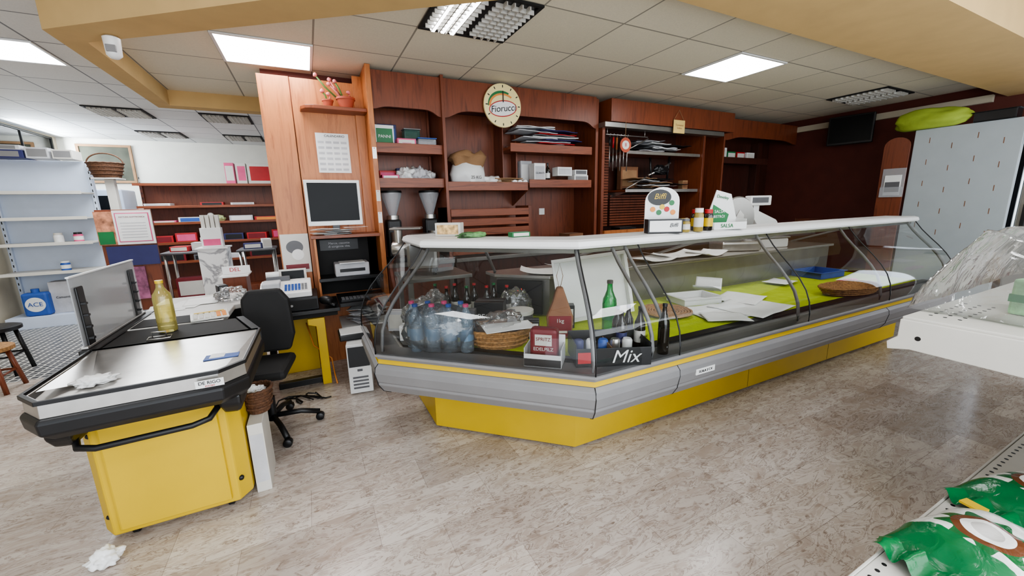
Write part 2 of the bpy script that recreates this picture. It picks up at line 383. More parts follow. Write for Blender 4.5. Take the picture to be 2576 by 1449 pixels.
prism(case,'service_worktop',[(1.25,2.98),(1.25,2.80),(1.56,2.48),(5.5,2.48),(5.5,2.98)],.955,.98,STEEL,bevel=.004)
prism(case,'service_riser',[(1.28,2.96),(1.28,2.83),(1.58,2.52),(5.48,2.52),(5.48,2.96)],.66,.955,STEELD)
B(case,'rear_body',.7,5.5,2.93,3.0,.05,.66,GREYD)
for x in (1.9,3.03,4.21,5.45): tube(case,'top_post',[(x,2.93,.98),(x,2.10,1.255)],.012,GREY)
tube(case,'top_post',[(1.3,2.9,.98),(1.05,2.55,1.26)],.012,GREY)
rp=B(case,'rating_plate',1.89,2.05,1.439,1.4435,.52,.555,WHITE,0); text(rp,'SCALA 2 C.V.',.02,(1.97,1.437,.538),BLACK)
pc=thing('temperature_display','black control box with red digits on counter riser','control panel',(1.40,2.66,.80),rz=-44)
ch=B(pc,'control_housing',-.18,.18,-.03,.0,-.12,.14,BLACK); text(ch,'-5.0',.03,(0,-.032,.07),emis('red_digits',(1,.05,.03,1),2)); text(ch,'VAPORE',.018,(0,-.032,.0),PAPERG)
# ---------------- goods in case ----------------
def bottle(name,label,loc,h,r,mat,capm,labm,neck=.35,lt=None,group=None,rz=0,labh=(.25,.5)):
    e=thing(name,label,'bottle',loc,rz=rz,group=group)
    b=lathe(e,'bottle_body',[(r*.9,0),(r,.01*h+.003),(r,h*(1-neck)*.9),(r*.93,h*(1-neck*.95)),(r*.7,h*(1-neck*.78)),(r*.42,h*(1-neck*.5)),(r*.36,h*.94),(r*.4,h*.95)],mat,n=16)
    lathe(e,'cap',[(r*.43,h*.945),(r*.43,h),(r*.3,h*1.003)],capm,n=12)
    l=lathe(b,'bottle_label',[(r*1.015,h*labh[0]),(r*1.015,h*labh[1])],labm,n=16)
    if lt: text(e,lt,r*.6,(0,-r*1.05,h*(labh[0]+labh[1])/2),BLACK)
    return e
zD=.665
bottle('plastic_bottle','green plastic bottle of sparkling water standing among beers',(1.66,1.93,zD),.36,.045,GPET,GREYD,GRN,labh=(.3,.45))
for i,(x,y,h,c,l) in enumerate(((1.56,1.74,.245,BLUE,NAVY),(1.635,1.73,.245,BLUE,NAVY),(1.60,1.60,.27,BLACK,CREAM),(1.70,1.52,.29,BLACK,DARKGL),(1.52,1.66,.24,BLACK,NAVY))):
    bottle('beer_bottle','dark glass beer bottle with printed label beside carton',(x,y,zD),h,.031,DARKGL,c,l,lt='FRANZ' if i==2 else None,group='beer bottles at the counter corner')
for i in range(8):
    x=.80+.065*i-(i%2)*.02; y=2.90-.035*i-(i%2)*.10
    bottle('beer_bottle','dark long-neck beer bottle with light label',(x,y,zD),.27,.031,DARKGL,(RED if i%3 else GRN),CREAM,group='beer bottles at the back of the counter')
g='shrink-wrapped water bottles'
for i in range(4):
    for j in range(2):
        a=(.50+.085*i, 2.28-.055*i+.085*j)
        bottle('water_bottle','clear plastic water bottle in shrink-wrapped pack',(a[0],a[1],zD),.285,.04,WATER,PINK if (i+j)%2 else BLUE,WLAB,neck=.25,group=g)
w=thing('shrink_wrap','clear shrink wrap film around water bottles','plastic wrap',(.63,2.24,zD),rz=-33); blob(w,'film',(0,0,0),(.23,.12,.16),FILM,3,.12,2)
def basket(name,label,loc,rx,ry,h,mat,rz=0,handle=False):
    e=thing(name,label,'basket',loc,rz=rz)
    prof=[(.72,0),(.82,h*.3),(.92,h*.7),(1,h),(.95,h),(.87,h*.7),(.76,h*.3),(.68,.012)]
    bw=lathe(e,'basket_wall',prof,mat,n=40,sx=rx,sy=ry)
    tube(e,'rim',[(rx*(1+.01*(k%2))*math.cos(2*math.pi*k/32),ry*math.sin(2*math.pi*k/32),h+.004*(k%2)) for k in range(32)],.009,mat,closed=True)
    for zz in (h*.25,h*.5,h*.75):
        s=.78+.2*zz/h
        tube(bw,'woven_band',[(rx*s*(1+.03*((k%2)))*math.cos(2*math.pi*k/40),ry*s*(1+.03*(k%2))*math.sin(2*math.pi*k/40),zz) for k in range(40)],.007,mat,closed=True,n=6)
    if handle:
        tube(e,'handle',[(rx*.98*math.cos(a),0,h+handle*math.sin(a)) for a in [math.pi*k/14 for k in range(15)]],.009,mat)
    return e
basket('wicker_basket','brown woven wicker basket lined with cloth and bags',(.97,2.12,zD),.20,.14,.11,WICKER,rz=-20)
tag(blob(None,'plastic_bag',(.97,2.12,zD+.05),(.16,.11,.09),FILM,5,.3),'crumpled clear plastic bag inside wicker basket','bag')
tag(blob(None,'cloth_bundle',(.96,2.13,zD+.015),(.14,.09,.07),KRAFT,8,.35),'crumpled brown cloth bundle inside wicker basket','cloth')
basket('bread_basket','oval light wicker bread basket on green mat',(4.25,1.75,zD),.33,.15,.07,WICKER,rz=-8)
e=thing('wicker_plate','round woven wicker plate on green mat','plate',(2.36,2.10,zD))
for k in range(9): tube(e,'woven_ring' ,[( (.02+.02*k)*math.cos(2*math.pi*i/28),(.02+.02*k)*math.sin(2*math.pi*i/28),.008+.002*k+(.004 if i%2 else 0)) for i in range(28)],.0105,WICKER,closed=True,n=6)
def tray(name,label,loc,w,d,h,mat,rz=0,t=.006,lip=.02):
    e=thing(name,label,'tray',loc,rz=rz)
    B(e,'tray_bottom',-w/2,w/2,-d/2,d/2,0,t,mat)
    BS(e,'tray_wall',[(-w/2,w/2,-d/2,-d/2+t,t,h),(-w/2,w/2,d/2-t,d/2,t,h),(-w/2,-w/2+t,-d/2+t,d/2-t,t,h),(w/2-t,w/2,-d/2+t,d/2-t,t,h)],mat)
    BS(e,'rim',[(-w/2-lip,w/2+lip,-d/2-lip,-d/2,h-t,h),(-w/2-lip,w/2+lip,d/2,d/2+lip,h-t,h),(-w/2-lip,-w/2,-d/2,d/2,h-t,h),(w/2,w/2+lip,-d/2,d/2,h-t,h)],mat)
    return e
tray('plastic_tray','shallow white plastic food tray on green mat',(2.85,2.25,zD),.36,.24,.06,WHITE,rz=-12)
e=tray('plastic_tray','large white plastic tray standing upright against riser',(1.93,2.10,zD+.01),.56,.42,.05,WHITE); e.rotation_euler=(math.radians(78),math.radians(-4),math.radians(-10)); e.location=(1.80,2.30,zD+.24)
tray('crate','shallow blue plastic crate on green mat',(4.95,2.35,zD),.42,.3,.07,BLUE,rz=-3)
for i,(x,y,w,d,r,s) in enumerate(((2.75,1.92,.50,.36,-15,1),(3.05,1.88,.55,.42,8,2),(3.25,2.1,.42,.32,20,3),(2.6,1.78,.3,.22,-35,4),(4.2,2.32,.3,.22,10,5))):
    tag(sheet(None,'paper_sheet',x,y,zD+.002+.003*i,w,d,PAPER,r,.009,s),'crumpled white wrapping paper sheet on green mat','paper','paper sheets in the counter')
for i,(x,y,w,d,r,z) in enumerate(((2.75,2.66,.45,.3,5,.982),(3.1,2.7,.5,.3,-8,.99),(3.45,2.62,.4,.25,12,.982),(1.6,2.64,.36,.26,-30,.982),(1.9,2.66,.4,.26,4,.99))):
    tag(sheet(None,'paper_sheet',x,y,z,w,d,PAPER,r,.012,i+10,curl=.03),'loose white butcher paper sheet on steel worktop','paper','paper sheets on the worktop')
tag(sheet(None,'paper_sheet',2.28,1.70,.93,.34,.16,PAPER,35,.01,3,curl=.05),'curled white sheet stuck inside the curved glass','paper')
tag(sheet(None,'paper_sheet',.98,2.02,.80,.30,.17,PAPER,-10,.006,4),'white sheet lying over the wicker basket','paper')
for i in range(5):
    tag(blob(None,'food_package',(4.62+.07*i,2.0+.02*(i%2),zD),(.05,.03,.018),RED if i%2 else PINK,i,.3),'small red shrink-packed food package','package','red packages on the mat')
def carton(name,label,cat,loc,w,d,h,mat,rz=0,panel=None,txt=None,ts=.04,tm=None,top=None,group=None):
    e=thing(name,label,cat,loc,rz=rz,group=group)
    cb=B(e,'carton_body',-w/2,w/2,-d/2,d/2,0,h,mat,.003)
    if panel: B(cb,'printed_panel',-w*.42,w*.42,-d/2-.0015,-d/2,h*.15,h*.85,panel,0)
    B(cb,'flap_seam',-w/2+.002,w/2-.002,-.002,.002,h,h+.0012,top or GREY,0)
    if txt:
        for k,t in enumerate(txt.split('|')): text(cb,t,ts,(0,-d/2-.0035,h*.5+ (len(txt.split('|'))-1)*ts*.5-k*ts*1.05),tm or BLACK)
    return e
e=thing('snack_display_box','white and black display box holding a maroon snack pouch','box',(1.06,1.74,zD),rz=-42)
tw=BS(e,'tray_wall',[(-.10,.10,-.075,-.07,0,.07),(-.10,.10,.07,.075,0,.14),(-.10,-.095,-.07,.07,0,.10),(.095,.10,-.07,.07,0,.10),(-.10,.10,-.07,.07,0,.005)],WHITE)
B(tw,'front_print',-.098,.098,-.078,-.0755,.004,.045,BLACK,0)
pu=B(e,'pouch',-.075,.075,-.045,.03,.005,.20,MAROON,.02); B(pu,'pouch_label',-.045,.045,-.0475,-.0455,.11,.17,CREAM,0)
text(pu,'SPRITZ',.026,(0,-.049,.145),MAROON); text(pu,'EDELPILZ',.026,(0,-.0475,.09),CREAM)
e=thing('beer_carton','open black beer carton tray with red and yellow print','carton',(1.39,1.62,zD),rz=-24)
tw=BS(e,'carton_wall',[(-.20,.20,-.115,-.11,0,.10),(-.20,.20,.11,.115,0,.13),(-.20,-.195,-.11,.11,0,.12),(.195,.20,-.11,.11,0,.12),(-.20,.20,-.11,.11,0,.005)],BLACK)
B(e,'divider',-.003,.003,-.108,.108,.005,.09,BROWN); text(tw,'Mix',.10,(.06,-.118,.05),WHITE,shear=.3); B(tw,'red_print',-.19,-.10,-.117,-.1155,.02,.08,RED,0)
for i in range(5):
    tag(lathe(None,'beverage_can',[(.022,0),(.028,.006),(.028,.085),(.022,.095)],(NAVY,WHITE,BLUE,STEEL,WHITE)[i],(1.26+.062*i,1.71-.028*i,zD+.007),n=16),'small printed drinks can in the open carton','can','cans in the beer carton')
carton('beer_pack','black cardboard beer multipack lying on mat','carton',(1.06,2.46,zD),.20,.14,.20,BLACK,rz=-35,txt="BECK'S",ts=.05,tm=WHITE)
e=thing('cake_tin','round tin with striped lid on mat','tin',(1.25,2.38,zD)); tb=lathe(e,'tin_body',[(.085,0),(.09,.005),(.09,.10)],GREYD,n=28); lathe(e,'lid',[(.094,.10),(.094,.125),(.07,.13)],CREAM,n=28)
e=thing('coffee_bag','brown paper product bag with maroon label and tied top','bag',(1.36,2.05,zD),rz=-30)
bb=prism(e,'bag_body',[(-.075,0),(.075,0),(.085,.14),(.05,.24),(.02,.33),(-.02,.33),(-.045,.24),(-.085,.14)],-.035,.035,KRAFT,'y',bevel=.012)
B(bb,'front_label',-.07,.07,-.041,-.0355,.02,.15,MAROON,0); text(bb,'1kg',.035,(0,-.043,.12),CREAM); B(bb,'label_cross',-.045,.045,-.043,-.0412,.04,.055,CREAM,0); tube(e,'string',[(0,-.0,.31),(.02,-.0,.40),(.0,0,.48),(-.02,0,.40),(0,0,.31)],.002,BROWN)
for i,(x,y,w,h) in enumerate(((.87,2.42,.12,.17),(1.12,2.20,.10,.13),(1.21,2.14,.09,.12),(1.52,2.22,.12,.16),(.52,2.50,.14,.10),(.50,2.75,.16,.14))):
    carton('product_box','small grey and white product box on mat','box',(x,y,zD),w,.08,h,(GREYD,PAPERG,BLACK,BLACK,WHITE,PAPERG)[i],rz=-30,panel=CREAM)
for i,(x,y) in enumerate(((.62,2.62),(.75,2.75),(1.30,2.55))):
    tag(blob(None,'plastic_bag',(x,y,zD),(.12,.09,.14),FILM,i+20,.3),'crumpled clear plastic bag in the counter','bag','plastic bags in the counter')
# ---------------- things on top of the case ----------------
zT=1.306
carton('tea_box','small cream and red patterned box on counter top','box',(.86,2.66,zT),.18,.08,.09,CREAM,rz=-38,panel=M('tea_print',rgb(214,170,120),.5,var=.7,nscale=30))
e=thing('sweet_bag','small green and red sweet bag lying on counter','bag',(.93,2.42,zT)); blob(e,'bag_body',(0,0,0),(.10,.04,.02),M('sweet_print',rgb(90,130,80),.4,var=.9,nscale=18),4,.3)
carton('butter_box','small green and cream box lying on counter','box',(1.19,2.26,zT),.13,.06,.03,GRN,rz=0,panel=CREAM)
e=thing('sauce_display','cardboard sauce display stand with rounded printed header','display',(2.04,1.88,zT),rz=-28)
pts=[(-.11,0),(.11,0),(.11,.20)]+[(.11*math.cos(a),.20+.09*math.sin(a)) for a in [math.pi*k/12 for k in range(1,12)]]+[(-.11,.20)]
hc=prism(e,'header_card',pts,.03,.036,WHITE,'y')
pts=[(-.02+.075*math.cos(a),.225+.05*math.sin(a)) for a in [2*math.pi*k/24 for k in range(24)]]
prism(hc,'header_print',pts,.027,.0295,BLACK,'y'); text(hc,'Biffi',.05,(-.02,.0255,.23),YEL,shear=.3)
for k,(x,z,m) in enumerate(((-.06,.15,ORANGE),(-.02,.13,GRN),(.03,.15,RED),(.07,.13,ORANGE),(.06,.19,GRN),(.0,.165,YEL))):
    lathe(hc,'food_print',[(.017,.0265),(.017,.0295)],m,(x,0,z),n=12,axis='y')
tw=BS(e,'tray_wall',[(-.11,.11,-.05,-.046,0,.09),(-.11,-.106,-.046,.03,0,.09),(.106,.11,-.046,.03,0,.09),(-.11,.11,-.046,.03,0,.004)],BLACK)
B(tw,'front_print',-.10,.10,-.0525,-.0505,.01,.08,WHITE,0); text(tw,'Biffi',.035,(.05,-.054,.05),BLACK,shear=.3)
def jar(name,label,loc,h,r,mat,capm,labm,group):
    e=thing(name,label,'jar',loc,group=group)
    j=lathe(e,'jar_body',[(r*.9,0),(r,.004),(r,h*.72),(r*.8,h*.82)],mat,n=16); lathe(e,'lid',[(r*.86,h*.82),(r*.86,h),(r*.8,h*1.01)],capm,n=16); lathe(j,'jar_label',[(r*1.02,h*.2),(r*1.02,h*.6)],labm,n=16)
HONEY=M('jar_contents',rgb(150,130,64),.3)
for i,(x,y,h,m,c) in enumerate(((2.20,1.84,.085,HONEY,GREYD),(2.26,1.90,.085,HONEY,YEL),(2.30,1.82,.15,HONEY,WHITE),(2.42,1.84,.14,DARKGL,RED),(2.37,1.90,.14,DARKGL,RED),(2.48,1.90,.12,DARKGL,BLACK))):
    jar('sauce_jar','small glass sauce jar with coloured lid and label',(x,y,zT),h,.03,m,c,CREAM if i<3 else YEL,'sauce jars on the counter')
e=thing('sauce_display','white and green cardboard sauce display with angled header','display',(2.62,1.86,zT),rz=-15)
hc=prism(e,'header_card',[(-.13,0),(.13,0),(.13,.06),(.07,.24),(-.05,.27),(-.10,.12)],.04,.046,WHITE,'y')
prism(hc,'header_print',[(-.09,.05),(.04,.03),(.06,.10),(-.07,.17)],.037,.0395,GRN,'y'); tw=BS(e,'tray_wall',[(-.13,.13,-.06,-.056,0,.05),(.126,.13,-.056,.04,0,.07),(-.13,.13,-.056,.04,0,.004)],WHITE)
text(hc,'Develey',.030,(.0,.0355,.22),GRN,rot=(90,10,0)); text(tw,'SALSA',.036,(-.03,-.0625,.025),GRN); text(hc,'SALSA',.03,(-.02,.035,.12),WHITE); text(hc,'BISTRÒ!',.026,(-.02,.035,.085),WHITE)
e=thing('shop_scale','white electronic price scale with tilted keypad and display','scale',(4.60,2.78,.98),rz=-10)
B(e,'scale_base',-.20,.20,-.16,.16,0,.10,WHITE,.015); B(e,'weighing_plate',-.21,.21,-.17,.15,.105,.12,STEEL,.004)
kc=prism(e,'keypad_console',[(-.17,.12),(.17,.12),(.20,.27),(.17,.30),(-.19,.44),(-.22,.40),(-.10,.25)],.0,.10,WHITE,'y',bevel=.006)
prism(e,'neck',[(.12,.2),(.17,.2),(.17,.46),(.12,.46)],-.04,.04,WHITE,'x'); dh=B(e,'display_head',-.13,.17,.08,.17,.46,.57,WHITE,.01); B(dh,'lcd_window',-.11,.12,.076,.0805,.49,.55,GREYD,0)
e=thing('meat_slicer','polished metal meat slicer with round blade guard','meat slicer',(4.05,2.74,.981),rz=-25); e.scale=(.95,.95,1.25)
B(e,'slicer_base',-.22,.22,-.15,.15,0,.08,STEEL,.02); bg_=lathe(e,'blade_guard',[(.02,-.05),(.17,-.045),(.18,-.02),(.18,0),(.02,.01)],STEELD,(0,0,.27),n=32,axis='y'); lathe(bg_,'hub',[(.03,-.07),(.03,-.05)],BLACK,(0,0,.27),n=16,axis='y'); prism(e,'carriage',[(-.2,.09),(.0,.09),(.0,.30),(-.05,.34)],-.13,-.12,STEEL,'y'); tube(e,'handle',[(-.15,-.14,.3),(-.2,-.18,.42)],.014,BLACK)
# ---------------- wall furniture ----------------
def valance(p,x0,x1,y0,y1,z0,z1,dips,mat=WOODR,n=24):
    pts=[(x0,z1)]
    for i in range(n+1):
        t=i/n; x=x0+(x1-x0)*t
        z=z0-dips[0]*math.exp(-(t/.12)**2)-dips[1]*math.exp(-((1-t)/.12)**2)
        pts.append((x,z))
    pts.append((x1,z1))
    return prism(p,'valance',pts,y0,y1,mat,'y')
def shelf(p,x0,x1,y0,y1,z,mat=None,lip=True):
    mat=mat or WOODRH
    s=B(p,'shelf',x0,x1,y0,y1,z-.03,z,mat,.002)
    if lip: B(s,'shelf_lip',x0,x1,y0-.015,y0,z-.055,z+.035,mat,.003)
    return s
YB=4.455
u=thing('wall_shelving_unit','narrow cherry wood wall unit with two open shelves','shelving unit',(.95,4.2,0),world=True)
B(u,'side_panel',.585,.63,3.95,YB,0,2.745,WOODO); B(u,'side_panel',1.27,1.30,3.97,YB,1.0,2.74,WOODR)
B(u,'back_panel',.63,1.27,4.43,YB,.98,2.5,WOODR); valance(u,.63,1.27,4.0,4.03,2.42,2.72,(.03,.06))
shelf(u,.63,1.27,4.03,4.43,2.07); shelf(u,.63,1.27,4.03,4.43,1.75)
prism(u,'shelf_bracket',[(4.03,1.70),(4.43,1.55),(4.43,2.5),(4.40,2.5),(4.40,1.7)],1.235,1.255,WOODR,'x')
u=thing('wall_shelving_unit','wide cherry wood wall unit with arched valance and shelves','shelving unit',(2.2,4.2,0),world=True)
B(u,'back_panel',1.30,3.20,4.43,YB,.98,2.5,WOODR); B(u,'side_panel',3.16,3.20,4.0,YB,1.0,2.70,WOODR)
valance(u,1.30,2.43,4.0,4.03,2.44,2.72,(.08,.0)); valance(u,2.43,3.16,4.0,4.03,2.44,2.72,(0,.07)); B(u,'top_cover',1.3,3.2,4.03,4.43,2.70,2.72,WOODR)
shelf(u,1.30,2.24,4.03,4.43,1.72); shelf(u,2.03,3.12,4.03,4.43,2.13); shelf(u,2.26,3.12,4.03,4.43,1.75)
prism(u,'shelf_bracket',[(4.03,1.68),(4.43,1.5),(4.43,2.45),(4.38,2.45),(4.30,2.15),(4.30,1.8)],2.24,2.26,WOODR,'x')
B(u,'vertical_divider',2.02,2.035,4.2,4.43,1.76,2.42,WOODR); B(u,'panel_joint',2.43,2.436,4.426,4.43,1.0,2.4,WOODD,0); B(u,'light_switch',2.62,2.70,4.42,4.43,1.38,1.46,WHITE)
u=thing('wall_shelving_unit','projecting cherry wood wall unit with roller shutter and metal shelves','shelving unit',(4.2,4.1,0),world=True)
B(u,'valance',3.27,5.47,3.86,3.89,2.44,2.69,WOODR); B(u,'side_panel',3.27,3.30,3.89,YB,2.44,2.69,WOODR); B(u,'side_panel',5.44,5.47,3.89,YB,2.44,2.69,WOODR)
B(u,'light_pelmet',3.20,5.3,3.88,4.0,2.38,2.435,STEELD); B(u,'side_panel',4.98,5.02,3.95,YB,.98,2.44,WOODR); B(u,'side_panel',3.22,3.26,3.95,YB,.98,2.44,WOODR)
B(u,'back_panel',3.26,4.98,4.43,YB,.98,2.5,WOODD); B(u,'wood_rail',3.26,4.98,3.92,3.96,1.12,1.17,WOODO)
for (xa,xb,za,zb) in ((3.28,3.62,1.2,2.3),(3.66,4.95,1.2,1.62)):
    BS(u,'louvre_shutter',[(xa,xb,4.30,4.33,za+i*.035,za+i*.035+.026) for i in range(int((zb-za)/.035))],WOODR)
for z in (2.14,1.67):
    s=B(u,'shelf',3.66,4.97,4.0,4.42,z-.025,z,WOODRH); B(s,'shelf_edge',3.64,4.97,3.985,4.0,z-.035,z+.005,STEEL)
    prism(u,'shelf_bracket',[(4.0,z-.03),(4.42,z-.03),(4.42,z-.12)],3.68,3.69,STEEL,'x')
    tube(u,'guard_rail',[(3.66,4.0,z),(3.64,3.98,z+.01),(4.0,4.0,z+.16)],.008,STEEL)
u=thing('wall_shelving_unit','dark cherry wall unit with arched valance and shelf','shelving unit',(6.3,4.2,0),world=True)
valance(u,5.5,7.25,4.0,4.03,2.42,2.66,(.06,.05),WOODR); B(u,'back_panel',5.5,7.25,4.43,YB,.98,2.5,WOODD); shelf(u,5.5,6.6,4.05,4.43,2.1,WOODD); B(u,'side_panel',5.47,5.5,4.0,YB,.98,2.5,WOODR); B(u,'shutter_post',6.75,6.85,4.3,4.43,.98,2.42,WOODD)
u=thing('back_counter','dark wooden service counter running along the back wall','counter',(3.6,4.2,0),world=True)
B(u,'cabinet_body',1.34,7.2,3.98,4.40,0,.93,WOODD); B(u,'worktop',1.34,7.2,3.95,4.42,.93,.97,STEELD)
u=thing('side_cabinet','low wooden cabinet under coffee grinders','cabinet',(.97,4.2,0),world=True)
B(u,'cabinet_body',.64,1.30,3.98,4.40,0,.93,WOODR); B(u,'worktop',.64,1.32,3.95,4.42,.93,.97,STEELD); dr=B(u,'door',.70,1.24,3.965,3.98,.1,.88,WOODR); B(dr,'handle',1.18,1.2,3.945,3.965,.5,.6,STEEL)
u=thing('bread_rack','slatted reddish wooden bread rack on the back counter','rack',(1.76,4.1,.97),world=True)
for a in (1.27,2.22): B(u,'rack_side',a,a+.04,3.98,4.3,.972,1.50,WOODR)
for i in range(5): B(u,'slat',1.31,2.22,3.97,3.99,1.0+.10*i,1.075+.10*i,WOODRH,.004)
for i,(x,w,h,m,p) in enumerate(((2.9,.22,.18,KRAFT,BROWN),(3.75,.26,.22,BLACK,PAPERG),(5.2,.24,.34,GREYD,STEELD),(5.9,.26,.38,CREAM,GRN),(6.25,.2,.30,KRAFT,CREAM),(6.6,.26,.26,WHITE,NAVY))):
    carton('kitchen_box','cardboard catering box on the back counter','box',(x,4.12,.971),w,.2,h,m,panel=p,rz=(-1)**i*6,group='boxes on the back counter')
for i,x in enumerate((4.15,4.28,4.42,4.9,5.55)):
    bottle('sauce_bottle','plastic squeeze bottle on the back counter',(x,4.08,.971),.30,.04,(CREAM,RED,YEL,DARKGL,GRN)[i],WHITE,WHITE,group='bottles on the back counter')
# ---------------- tower ----------------
t=thing('partition_cabinet','tall orange wood end panel with shelves for computer','cabinet',(.15,4.3,0),world=True)
B(t,'side_panel',-.26,-.02,4.20,4.24,0,2.64,WOODO); B(t,'back_panel',-.015,.585,4.215,4.24,0,2.64,WOODO); B(t,'side_panel',-.26,-.235,4.24,4.455,0,2.64,WOODO); B(t,'panel_frame',.50,.585,4.19,4.215,0,2.70,WOODO)
pts=[(.585,4.215),(.04,4.215),(.045,4.12),(.08,4.05),(.15,4.02),(.585,4.02)]
prism(t,'rounded_shelf',pts,2.36,2.39,WOODRH,bevel=.004); prism(t,'monitor_shelf',[(.585,4.215),(.0,4.215),(.0,3.92),(.585,3.90)],1.25,1.28,WOODRH,bevel=.003)
B(t,'shelf_back',.02,.585,4.19,4.2135,.70,1.25,BLACKM); B(t,'lower_shelf',.03,.585,3.92,4.2,.86,.89,BLACK); B(t,'divider',.02,.04,3.95,4.2,.70,1.25,WOODO)
B(t,'desk_shelf',.165,.585,3.7,4.2,.66,.69,BLACK); B(t,'low_shelf',.165,.585,3.75,4.2,.44,.46,WHITE)
c=thing('wall_clock','round cream advertising clock with green and red logo','clock',(1.925,3.995,2.515))
CF=M('clock_face',rgb(236,220,160),.5,var=.03)
cf=lathe(c,'clock_face',[(.20,0),(.212,-.01),(.212,-.03),(.20,-.035)],CF,n=48,axis='y')
for k in range(12):
    a=2*math.pi*k/12; u1=Vector((math.sin(a),0,math.cos(a))); v1=Vector((math.cos(a),0,-math.sin(a))); V=[]
    for r,s in ((.172,-.005),(.172,.005),(.196,.005),(.196,-.005)): q=u1*r+v1*s; V.append((q.x,-.0365,q.z))
    add('hour_mark',MB(V,[(0,1,2,3)]),BLACK,cf)
def ell(p,name,cx,cz,rx,rz,y,mat,n=36,a0=0,a1=360,inner=None,tilt=0):
    pts=[]
    for k in range(n+1):
        a=math.radians(a0+(a1-a0)*k/n); pts.append((rx*math.cos(a),rz*math.sin(a)))
    if inner:
        for k in range(n,-1,-1):
            a=math.radians(a0+(a1-a0)*k/n); pts.append((rx*inner*math.cos(a),rz*inner*math.sin(a)))
    elif a1-a0==360: pts=pts[:-1]
    T=math.radians(tilt)
    P2=[(cx+x*math.cos(T)-z*math.sin(T),cz+x*math.sin(T)+z*math.cos(T)) for x,z in pts]
    if inner:
        N=n+1; V=[(x,y,z) for x,z in P2]; F=[(i,i+1,2*N-2-i,2*N-1-i) for i in range(n)]
        return add(name,MB(V,F),mat,p)
    return add(name,MB([(x,y,z) for x,z in P2],[tuple(range(len(P2)))]),mat,p)
ell(cf,'green_arc',-.01,.0,.160,.140,-.0370,GRN,a0=60,a1=185,inner=.80); ell(cf,'orange_arc',.0,-.01,.160,.127,-.0374,ORANGE,a0=50,a1=180,inner=.86); ell(cf,'red_oval',.0,-.03,.160,.080,-.0378,RED,tilt=8); ell(cf,'white_oval',.0,-.03,.151,.070,-.0382,WHITE,tilt=8)
text(cf,'Fiorucci',.090,(0,-.0392,-.03),BLACK,rot=(90,-8,0),shear=.2,ext=.0012)
B(c,'minute_hand',-.005,.005,-.0415,-.040,.04,.14,BLACK,0); B(c,'hour_hand',-.005,.005,-.0435,-.042,.03,.10,BLACK,0)
for nm,x,r,h in (('potted_cactus',.27,.045,.06),('potted_cactus',.42,.075,.09)):
    e=thing(nm,'pink grafted cactus in small terracotta pot','potted plant',(x,4.10,2.391),group='cacti on the rounded shelf')
    lathe(e,'pot',[(r*.7,0),(r,h*.8),(r*1.08,h*.8),(r*1.08,h),(r*.9,h),(r*.85,h*.85)],TERRA)
    for k in range(6 if r>.06 else 2):
        a=k*1.7+.4; q=(math.cos(a)*r*.4-.018*k*(r>.06),math.sin(a)*r*.4); hh=.05+.024*k
        s=tube(e,'stem',[(q[0]*.5,q[1]*.5,h*.8),(q[0]*1.4,q[1]*1.2,h+hh*.5),(q[0]*1.8-.02,q[1],h+hh)],.007,LEAF if k%2 else PLANT)
        blob(s,'cactus_head',(q[0]*1.8-.02,q[1],h+hh-.012),(.018,.018,.018),PLANT,k,.3,5,2,False)
e=thing('wall_calendar','white printed paper calendar pinned on wood panel','calendar',(.28,4.208,1.84))
cp=B(e,'calendar_page',-.14,.14,-.003,0,0,.35,PAPER,0); text(cp,'CALENDARIO',.028,(.02,-.0045,.325),BLACK)
for i in range(4):
    for j in range(6):
        B(cp,'month_block',-.125+.065*i,-.125+.065*i+.05,-.0042,-.0032,.02+.048*j,.02+.048*j+.020,PAPERG,0)
e=thing('computer_monitor','silver-framed flat computer monitor with black screen','monitor',(.225,4.02,1.281))
hs=B(e,'screen_housing',-.23,.23,-.025,.03,.08,.48,WHITE,.006); B(hs,'screen',-.205,.205,-.0275,-.0255,.12,.455,SCREEN,0); B(e,'stand_neck',-.03,.03,.02,.05,.01,.2,GREYD); B(e,'stand_base',-.12,.12,-.06,.1,0,.012,GREYD)
for i in range(10):
    tag(sheet(None,'document',.12+random.uniform(-.02,.32),3.99+random.uniform(-.04,.03),1.281+.006*i,.2,.14,PAPER,random.uniform(-30,30),.006,i),'loose white document in a pile on the monitor shelf','paper','documents under the monitor')
e=thing('computer_keyboard','black computer keyboard on pull-out shelf','keyboard',(.38,3.82,.691)); kb=B(e,'keyboard_case',-.20,.20,-.07,.07,0,.02,BLACK)
for i in range(12):
    for j in range(4): B(kb,'key',-.19+.032*i,-.19+.032*i+.026,-.055+.029*j,-.055+.029*j+.023,.02,.026,GREYD,0)
e=thing('printer','white and grey printer with paper in the niche','printer',(.32,4.05,.891)); pb=B(e,'printer_body',-.15,.15,-.09,.12,0,.12,PAPERG,.01); B(e,'paper_tray',-.11,.11,-.12,.05,.12,.13,WHITE); B(pb,'output_slot',-.11,.11,-.094,-.09,.04,.07,BLACK)
e=thing('notice','dark printed notice with white lettering','notice',(.24,4.187,1.12)); np_=B(e,'notice_panel',-.17,.17,-.002,0,0,.1,BLACK,0); text(np_,'Merce, cassette\ndi sorgente viva.',.03,(0,-.0035,.05),PAPERG)
for i,(z,m) in enumerate(((1.42,PAPER),(1.62,CREAM),(2.0,STEEL))):
    e=thing('pinned_note','small pinned note on wood upright','note',(.607,3.951,z),group='notes pinned on the upright'); nb=B(e,'note_page',-.018,.018,-.003,0,-.05,.05,m,0); lathe(nb,'pin',[(.004,-.006),(.004,-.002)],RED,(0,0,.04),axis='y',n=8)
